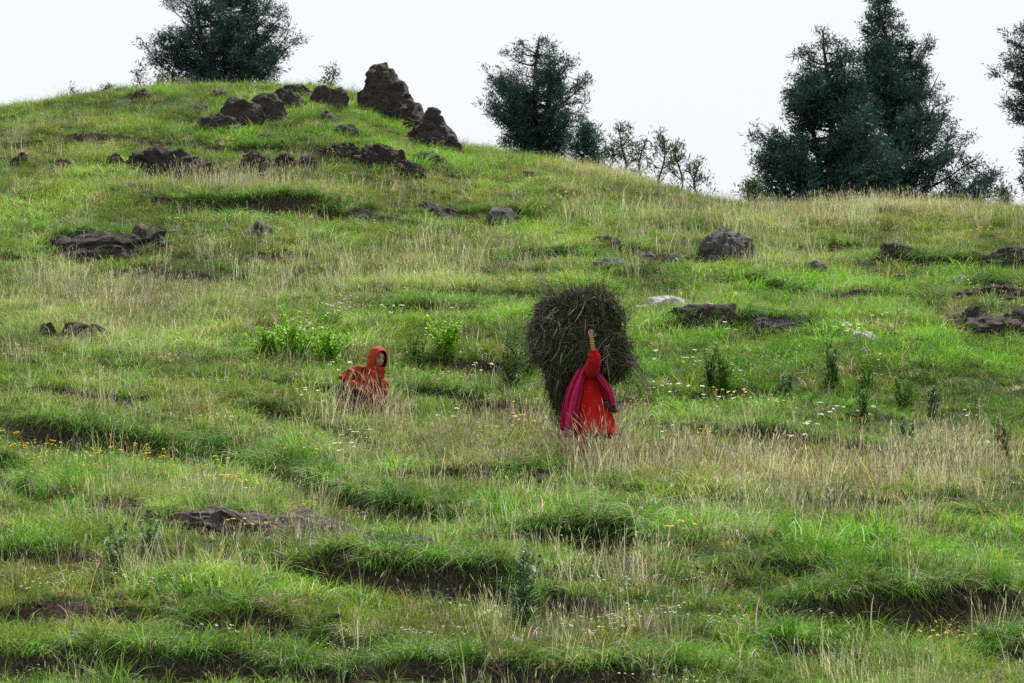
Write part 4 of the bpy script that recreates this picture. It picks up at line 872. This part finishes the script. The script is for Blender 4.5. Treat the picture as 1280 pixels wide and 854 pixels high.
def cands(dens, seed, y0=24, y1=101):
    r = np.random.default_rng(seed); n = int(dens * (y1 - y0) * 46)
    Y = r.uniform(y0, y1, n); X = r.uniform(-23, 23, n); k = np.abs(X) < .158 * Y + 4.6; k &= (Y < 84) | (X < 9)
    X, Y = X[k], Y[k]; Z = hgt(X, Y); e = .08
    sy = (hgt(X, Y + e) - hgt(X, Y - e)) / (2 * e); sx = (hgt(X + e, Y) - hgt(X - e, Y)) / (2 * e)
    S = soilf(np.hypot(sx, sy), X, Y, Z); keep = np.ones(len(X), bool)
    for fx, fy, rx, ry in FOOT: keep &= ((X - fx) / rx) ** 2 + ((Y - fy) / ry) ** 2 > .8
    X, Y, Z, S, sx, sy = [a[keep] for a in (X, Y, Z, S, sx, sy)]
    px, py = proj(X, Y, Z); return r, X, Y, Z, S, sx, sy, px, py
# vegetation zones, read off the photograph: (cx, cy, rx, ry, strength)
TAN = [(380, 340, 520, 90, .42), (900, 310, 420, 50, .40), (500, 240, 420, 40, .4), (640, 630, 700, 60, .28), (600, 590, 600, 60, .36), (300, 470, 400, 60, .35), (480, 345, 280, 22, 1.0), (330, 240, 230, 26, .75), (130, 370, 200, 30, .7), (250, 410, 260, 40, .55), (1000, 276, 330, 18, 1.0), (1120, 262, 260, 14, 1.0), (700, 568, 300, 28, 1.0), (1000, 600, 330, 40, 1.0), (1180, 585, 140, 30, .8),  # broad weak entries add pale straw standing in for haze on the slope
       (760, 225, 120, 20, .9), (300, 505, 260, 30, .55), (420, 540, 180, 25, .5), (60, 190, 120, 40, .4), (960, 640, 240, 40, .5), (760, 730, 140, 25, .6), (500, 600, 180, 20, .35), (240, 720, 200, 50, .3), (850, 700, 100, 30, .5), (900, 300, 120, 16, .6), (640, 310, 200, 16, .5),
       (120, 440, 160, 30, .5), (1150, 780, 150, 60, .35), (760, 800, 200, 40, .25), (60, 240, 90, 20, .4), (1180, 300, 110, 14, .5), (560, 222, 70, 14, .6)]
LUSH = [(360, 175, 140, 30, .8), (560, 205, 110, 20, .9), (560, 290, 150, 14, .7), (560, 392, 150, 24, .9), (330, 440, 60, 25, .8), (480, 450, 220, 60, .5), (960, 450, 320, 60, .8), (1000, 360, 200, 20, .9), (1200, 350, 120, 18, .8),
        (300, 575, 240, 22, 1.0), (640, 650, 200, 25, 1.0), (950, 670, 330, 30, 1.0), (500, 722, 180, 24, 1.0), (60, 610, 80, 24, .9), (250, 820, 350, 20, .9), (1030, 800, 120, 25, .9), (620, 835, 400, 25, .8), (300, 262, 130, 14, .9), (850, 345, 120, 12, .6), (1100, 710, 200, 20, .9),
        (130, 290, 110, 10, .6), (680, 270, 200, 12, .5)]
MAUVE = [(620, 565, 240, 22, 1.0), (1000, 590, 280, 30, .9), (1180, 250, 240, 10, 1.0), (1020, 250, 80, 10, 1), (60, 500, 100, 40, .4), (200, 400, 220, 30, .5), (440, 490, 90, 14, .8), (250, 200, 200, 20, .4), (500, 218, 50, 10, .7), (1240, 600, 80, 25, .8)]
def zone(L, px, py, X, Y, seed):
    b = 0
    for cx, cy, rx, ry, s in L: b = np.maximum(b, s * np.exp(-(((px - cx) / rx) ** 2 + ((py - cy) / ry) ** 2)))
    return np.clip(b * (.45 + 1.1 * fbm(X / 1.6, Y / 3.0, seed, 3)), 0, 1)
def nrot(r, X, sx, sy, follow=.5, jit=.15, roll=None):
    n = len(X); return np.stack([r.normal(0, jit, n), r.normal(0, jit, n), r.uniform(0, 6.283, n)], -1)
G1, G2, G3, G4 = (.185, .35, .040), (.115, .25, .028), (.27, .375, .060), (.07, .15, .022)
STR, STR2, MV, BR = (.68, .64, .50), (.50, .49, .35), (.40, .30, .32), (.26, .18, .15)  # STR is whitened straw: mid-slope haze put into its colour

# fine turf
r, X, Y, Z, S, sx, sy, px, py = cands(34, 101)
T = zone(TAN, px, py, X, Y, 51); L = zone(LUSH, px, py, X, Y, 52)
patch = fbm(X / 1.3, Y / 1.8, 53, 3); broad = fbm(X / 6, Y / 7, 54, 2)
k = r.uniform(0, 1, len(X)) < np.clip(1.1 - 1.15 * S, .0, 1) * np.clip(.45 + 1.2 * patch, .25, 1)
X, Y, Z, S, sx, sy, px, py, T, L, patch, broad = [a[k] for a in (X, Y, Z, S, sx, sy, px, py, T, L, patch, broad)]
n = len(X); base = np.array([.78, .80, .80]) * (1 - 0 * broad[:, None])
tint = base * (1 - T[:, None]) + np.array([1.45, .98, 2.2]) * T[:, None]
tint = tint * (1 - .75 * L[:, None]) + np.array([.66, .98, .62]) * .75 * L[:, None]
tint = tint * (-.05 + 1.95 * patch)[:, None] * r.uniform(.75, 1.25, (n, 1)) * (1 + r.normal(0, .06, (n, 3)))
olive = (sstep(.50, .66, fbm(X / 2.1, Y / 1.6, 66, 3)) * (.25 + .45 * sstep(560, 640, py)))[:, None]; tint = tint * (1 - olive) + tint * np.array([1.25, .72, 1.0]) * .72 * olive
dead = r.uniform(0, 1, n) < .07 + .18 * T + .2 * (patch < .36); tint[dead] = np.array([2.0, 1.2, 2.6]) * r.uniform(.4, .9, (dead.sum(), 1))
idx = r.integers(0, 5, n); s = r.uniform(.65, 1.2, n) * (.9 + .45 * L + .3 * T) * (.75 + .5 * patch)
s[S > .4] *= .6
scatter('turf_grass', [clump('t', 80, .16, .07, .17, .0065, .35, .5, [G1, G2, G3, G4], seed=1, segs=2), clump('t', 70, .15, .09, .21, .0065, .3, .6, [G1, G2, G2, G4], seed=2, segs=2),
    clump('t', 60, .14, .10, .26, .007, .3, .8, [G1, G3, STR2, G2], seed=3, segs=3), clump('t', 90, .18, .05, .14, .0065, .5, .4, [G1, G2, G4, BR], seed=4, segs=2),
    clump('t', 46, .10, .14, .32, .0075, .25, .9, [G1, G2, G3], seed=5, segs=3)], M_GRASS, X, Y, Z - .015, nrot(r, X, sx, sy), np.stack([s * 1.15, s * 1.15, s * r.uniform(.8, 1.25, n)], -1), idx, tint,
    'short green turf covering the whole hillside')
# overhanging lip grass
LX, LY, LA = [], [], []
r = np.random.default_rng(5)
for k in range(len(TER)):
    x, y, a = TER[k]; m = int((x[-1] - x[0]) * 46); xs = r.uniform(x[0], x[-1], m); l, A = lip(k, xs); keep = r.uniform(0, 1, m) < A / .3 * (.3 + fbm(xs / .8, xs * 0 + k, 81, 2))
    LX.append(xs[keep]); LY.append((l + r.uniform(-.03, .30, m))[keep]); LA.append(A[keep])
X, Y, A = np.concatenate(LX), np.concatenate(LY), np.concatenate(LA); Z = hgt(X, Y); n = len(X)
keep = np.ones(n, bool)
rot = np.stack([r.uniform(.1, .75, n), r.normal(0, .2, n), r.normal(0, .5, n)], -1)
s = r.uniform(.7, 1.25, n) * (.6 + 1.2 * A); pt = fbm(X / .9, Y / .9, 61, 2)
tint = np.array([.72, .92, .65]) * r.uniform(.6, 1.2, (n, 1)) * (.6 + .8 * pt[:, None]); dd = r.uniform(0, 1, n) < .12; tint[dd] = np.array([1.8, 1.05, 2.0]) * .6
scatter('lip_grass', [clump('l', 55, .11, .12, .30, .007, .25, .9, [G1, G2, G4], seed=11), clump('l', 55, .12, .10, .26, .007, .3, 1.2, [G1, G2, G3], seed=12), clump('l', 40, .08, .16, .36, .007, .2, 1.0, [G1, G4, STR2], seed=13)],
    M_GRASS, X, Y, Z - .02, rot, np.stack([s] * 3, -1), r.integers(0, 3, n), tint, 'longer grass hanging over the lips of the earth banks')
# tall seeding grass: straw stalks
r, X, Y, Z, S, sx, sy, px, py = cands(16, 202)
T = zone(TAN, px, py, X, Y, 55); Mv = zone(MAUVE, px, py, X, Y, 56); pt = fbm(X / 1.1, Y / 1.5, 57, 3)
near = np.maximum(np.exp(-((px - 738) / 60) ** 2 - ((py - 590) / 12) ** 2), 1.3 * np.exp(-((px - 455) / 60) ** 2 - ((py - 536) / 12) ** 2)); T = np.maximum(T, near); Mv = np.maximum(Mv, near * .8); pt = np.maximum(pt, .75 * near)
p = np.clip(.06 + .16 * sstep(50, 38, Y) + .85 * T ** 1.2 + .35 * Mv, 0, 1) * np.clip(pt * 2.2 - .45, .05, 1) * (1 - .8 * S)
k = r.uniform(0, 1, len(X)) < p; X, Y, Z, T, Mv, pt, near = [a[k] for a in (X, Y, Z, T, Mv, pt, near)]; n = len(X)
mau = r.uniform(0, 1, n) < Mv * .75
idx = np.where(mau, r.integers(3, 6, n), r.integers(0, 3, n)); s = r.uniform(.6, 1.15, n) * (.8 + .35 * T + .35 * near)
s *= np.where(Y > 73, .8, 1.0)
tint = np.array([1, 1, 1]) * r.uniform(.6, 1.15, (n, 1)) * (1 + r.normal(0, .05, (n, 3)))
scatter('tall_grass', [clump('s', 16, .20, .26, .60, .0055, .12, .12, [STR, STR2, (.30, .34, .12)], (.5, .10, .009, [STR, STR2, (.36, .27, .18)]), 21, 4),
    clump('s', 22, .26, .22, .50, .0055, .14, .15, [STR2, (.26, .32, .10), STR], (.4, .08, .009, [STR, BR]), 22, 4), clump('s', 10, .22, .30, .68, .006, .12, .16, [STR, STR], (.5, .11, .010, [STR, STR2]), 23, 4),
    clump('s', 16, .18, .28, .52, .006, .14, .14, [STR2, MV, (.26, .30, .10)], (.9, .09, .017, [MV, BR, (.40, .30, .28)]), 24, 4), clump('s', 20, .2, .2, .42, .005, .2, .25, [BR, MV, STR2], (.9, .07, .018, [MV, (.30, .20, .19)]), 25, 4),
    clump('s', 9, .12, .35, .60, .007, .15, .35, [BR, STR2], (1, .12, .014, [BR, MV]), 26, 4)], M_GRASS, X, Y, Z - .02, nrot(r, X, sx, sy, jit=.1), np.stack([s] * 3, -1), idx, tint,
    'tall straw and mauve seeding grass in drifts over the slope')
# broad green weeds
r, X, Y, Z, S, sx, sy, px, py = cands(4, 303)
pt = fbm(X / 1.2, Y / 1.4, 58, 3); L = zone(LUSH, px, py, X, Y, 59)
k = r.uniform(0, 1, len(X)) < np.clip(pt * 3 - 1.4 + .3 * L, 0.02, 1) * (1 - S); X, Y, Z = X[k], Y[k], Z[k]; n = len(X); s = r.uniform(.6, 1.3, n)
scatter('meadow_herbs', [clump('w', 26, .12, .10, .24, .022, .6, .5, [(.10, .22, .04), (.14, .27, .05)], seed=31, segs=3), clump('w', 30, .10, .15, .38, .012, .35, .6, [(.12, .24, .05), (.18, .30, .08)], seed=32), clump('w', 34, .12, .12, .40, .010, .4, .4, [(.16, .24, .14), (.20, .28, .17)], (.4, .03, .02, [(.4, .42, .3)]), 33)],
    M_GRASS, X, Y, Z - .01, nrot(r, X, sx, sy), np.stack([s] * 3, -1), r.integers(0, 3, n), np.ones((n, 3)) * r.uniform(.55, 1.0, (n, 1)), 'broad leaved green herbs growing among the turf')
# flowers
WF = [(950, 500, 240, 55, 1.0), (450, 430, 200, 60, .5), (1000, 460, 280, 30, .6), (500, 740, 260, 30, .5), (600, 815, 330, 35, 1.4), (450, 735, 260, 25, .9), (150, 830, 200, 25, .8), (250, 530, 300, 25, .8), (100, 530, 160, 30, .6), (1000, 820, 200, 30, .5), (300, 540, 200, 30, .5), (560, 450, 90, 40, .9), (240, 320, 260, 60, .3), (1180, 560, 120, 40, .6), (830, 540, 60, 20, .6)]
r, X, Y, Z, S, sx, sy, px, py = cands(4.5, 404)
w = zone(WF, px, py, X, Y, 60); big = (py > 395) & (py < 590)
k = r.uniform(0, 1, len(X)) < (.05 + .8 * w * np.clip(fbm(X / .8, Y / .9, 62, 2) * 2.2 - .6, 0, 1)) * (1 - S) * (Y < 70); X, Y, Z, py, px = [a[k] for a in (X, Y, Z, py, px)]; n = len(X)
big = (py > 395) & (py < 590) & (px > 380) & (r.uniform(0, 1, n) < .5); idx = np.where(big, r.integers(0, 2, n), r.integers(2, 4, n)); s = r.uniform(.4, .95, n)
WH = (.72, .72, .68)
scatter('white_flowers', [umbel('f', 3, .38, .045, WH, 1), umbel('f', 5, .42, .038, WH, 2), umbel('f', 10, .22, .019, WH, 3), umbel('f', 14, .20, .016, (.7, .68, .72), 4)], M_GRASS, X, Y, Z, nrot(r, X, sx, sy, jit=.08), np.stack([s] * 3, -1), idx, np.ones((n, 3)),
    'white wild flowers dotted through the meadow grass')
YF = [(120, 585, 110, 22, 1.0), (190, 575, 60, 18, 1.0), (520, 645, 30, 10, 1.0), (840, 495, 60, 30, .5), (1150, 790, 120, 30, .5), (640, 590, 500, 80, .12), (400, 250, 400, 80, .1), (1100, 340, 200, 40, .12)]
r, X, Y, Z, S, sx, sy, px, py = cands(5.0, 505)
w = zone(YF, px, py, X, Y, 63); k = r.uniform(0, 1, len(X)) < (.004 + .6 * w ** 1.5) * (1 - .6 * S); X, Y, Z = X[k], Y[k], Z[k]; n = len(X); s = r.uniform(.6, 1.1, n)
scatter('yellow_flowers', [umbel('y', 7, .34, .024, (.85, .55, .02), 5), umbel('y', 12, .30, .017, (.75, .60, .03), 6)], M_GRASS, X, Y, Z, nrot(r, X, sx, sy, jit=.08), np.stack([s] * 3, -1), r.integers(0, 2, n), np.ones((n, 3)),
    'small yellow wild flowers in the meadow grass')
# dark spent seed heads
SH = [(720, 640, 280, 30, 1.0), (1000, 680, 260, 30, .7), (500, 600, 200, 30, .4)]
r, X, Y, Z, S, sx, sy, px, py = cands(1.0, 606)
w = zone(SH, px, py, X, Y, 64); k = r.uniform(0, 1, len(X)) < (.02 + .5 * w); X, Y, Z = X[k], Y[k], Z[k]; n = len(X); s = r.uniform(.7, 1.2, n)
scatter('spent_seed_heads', [umbel('d', 2, .36, .017, (.03, .02, .02), 7, (.22, .24, .10)), umbel('d', 1, .44, .020, (.05, .03, .025), 8, (.22, .24, .10))], M_GRASS, X, Y, Z, nrot(r, X, sx, sy, jit=.08), np.stack([s] * 3, -1), r.integers(0, 2, n), np.ones((n, 3)),
    'dark round spent flower heads on thin stems')

# clods and dry roots on the bare banks
r, X, Y, Z, S, sx, sy, px, py = cands(55, 707)
k = (S > .45) & (r.uniform(0, 1, len(X)) < .75); X, Y, Z, sy = X[k], Y[k], Z[k], sy[k]; n = len(X)
def clod(seed, roots):
    q = np.random.default_rng(seed); mb = MB()
    for i in range(5):
        v, f = ICO2; s = q.uniform(.008, .024); p = v * (1 + .5 * n3(v + seed + i, 2.5, seed + i, 2))[:, None] * s * [1.3, 1, .8] + [q.normal(0, .06), q.normal(0, .05), 0]; mb.add(p, [f], np.array([(.05, .034, .026), (.10, .075, .06), (.03, .02, .016)][q.integers(0, 3)]) * q.uniform(.6, 1.3))
    for i in range(roots):
        t = np.linspace(0, 1, 5)[:, None]; a = np.array([q.normal(0, .07), q.normal(0, .03), q.uniform(.02, .10)]); b = a + [q.normal(0, .05), -q.uniform(.02, .12), -q.uniform(.05, .16)]; p = a + (b - a) * t + q.normal(0, .008, (5, 3)); ribbon(mb, p, .005, np.array([(.20, .13, .10), (.30, .22, .15), (.12, .07, .06)][q.integers(0, 3)]))
    return mb
s = r.uniform(.5, 1.5, n)
scatter('soil_clods', [clod(1, 0), clod(2, 5), clod(3, 10), clod(4, 16)], M_GRASS, X, Y, Z, nrot(r, X, sx, sy, jit=.3) * [1, 1, .15], np.stack([s] * 3, -1), r.integers(0, 4, n), np.ones((n, 3)) * r.uniform(.6, 1.2, (n, 1)), 'crumbled earth and dry roots on the bare banks')
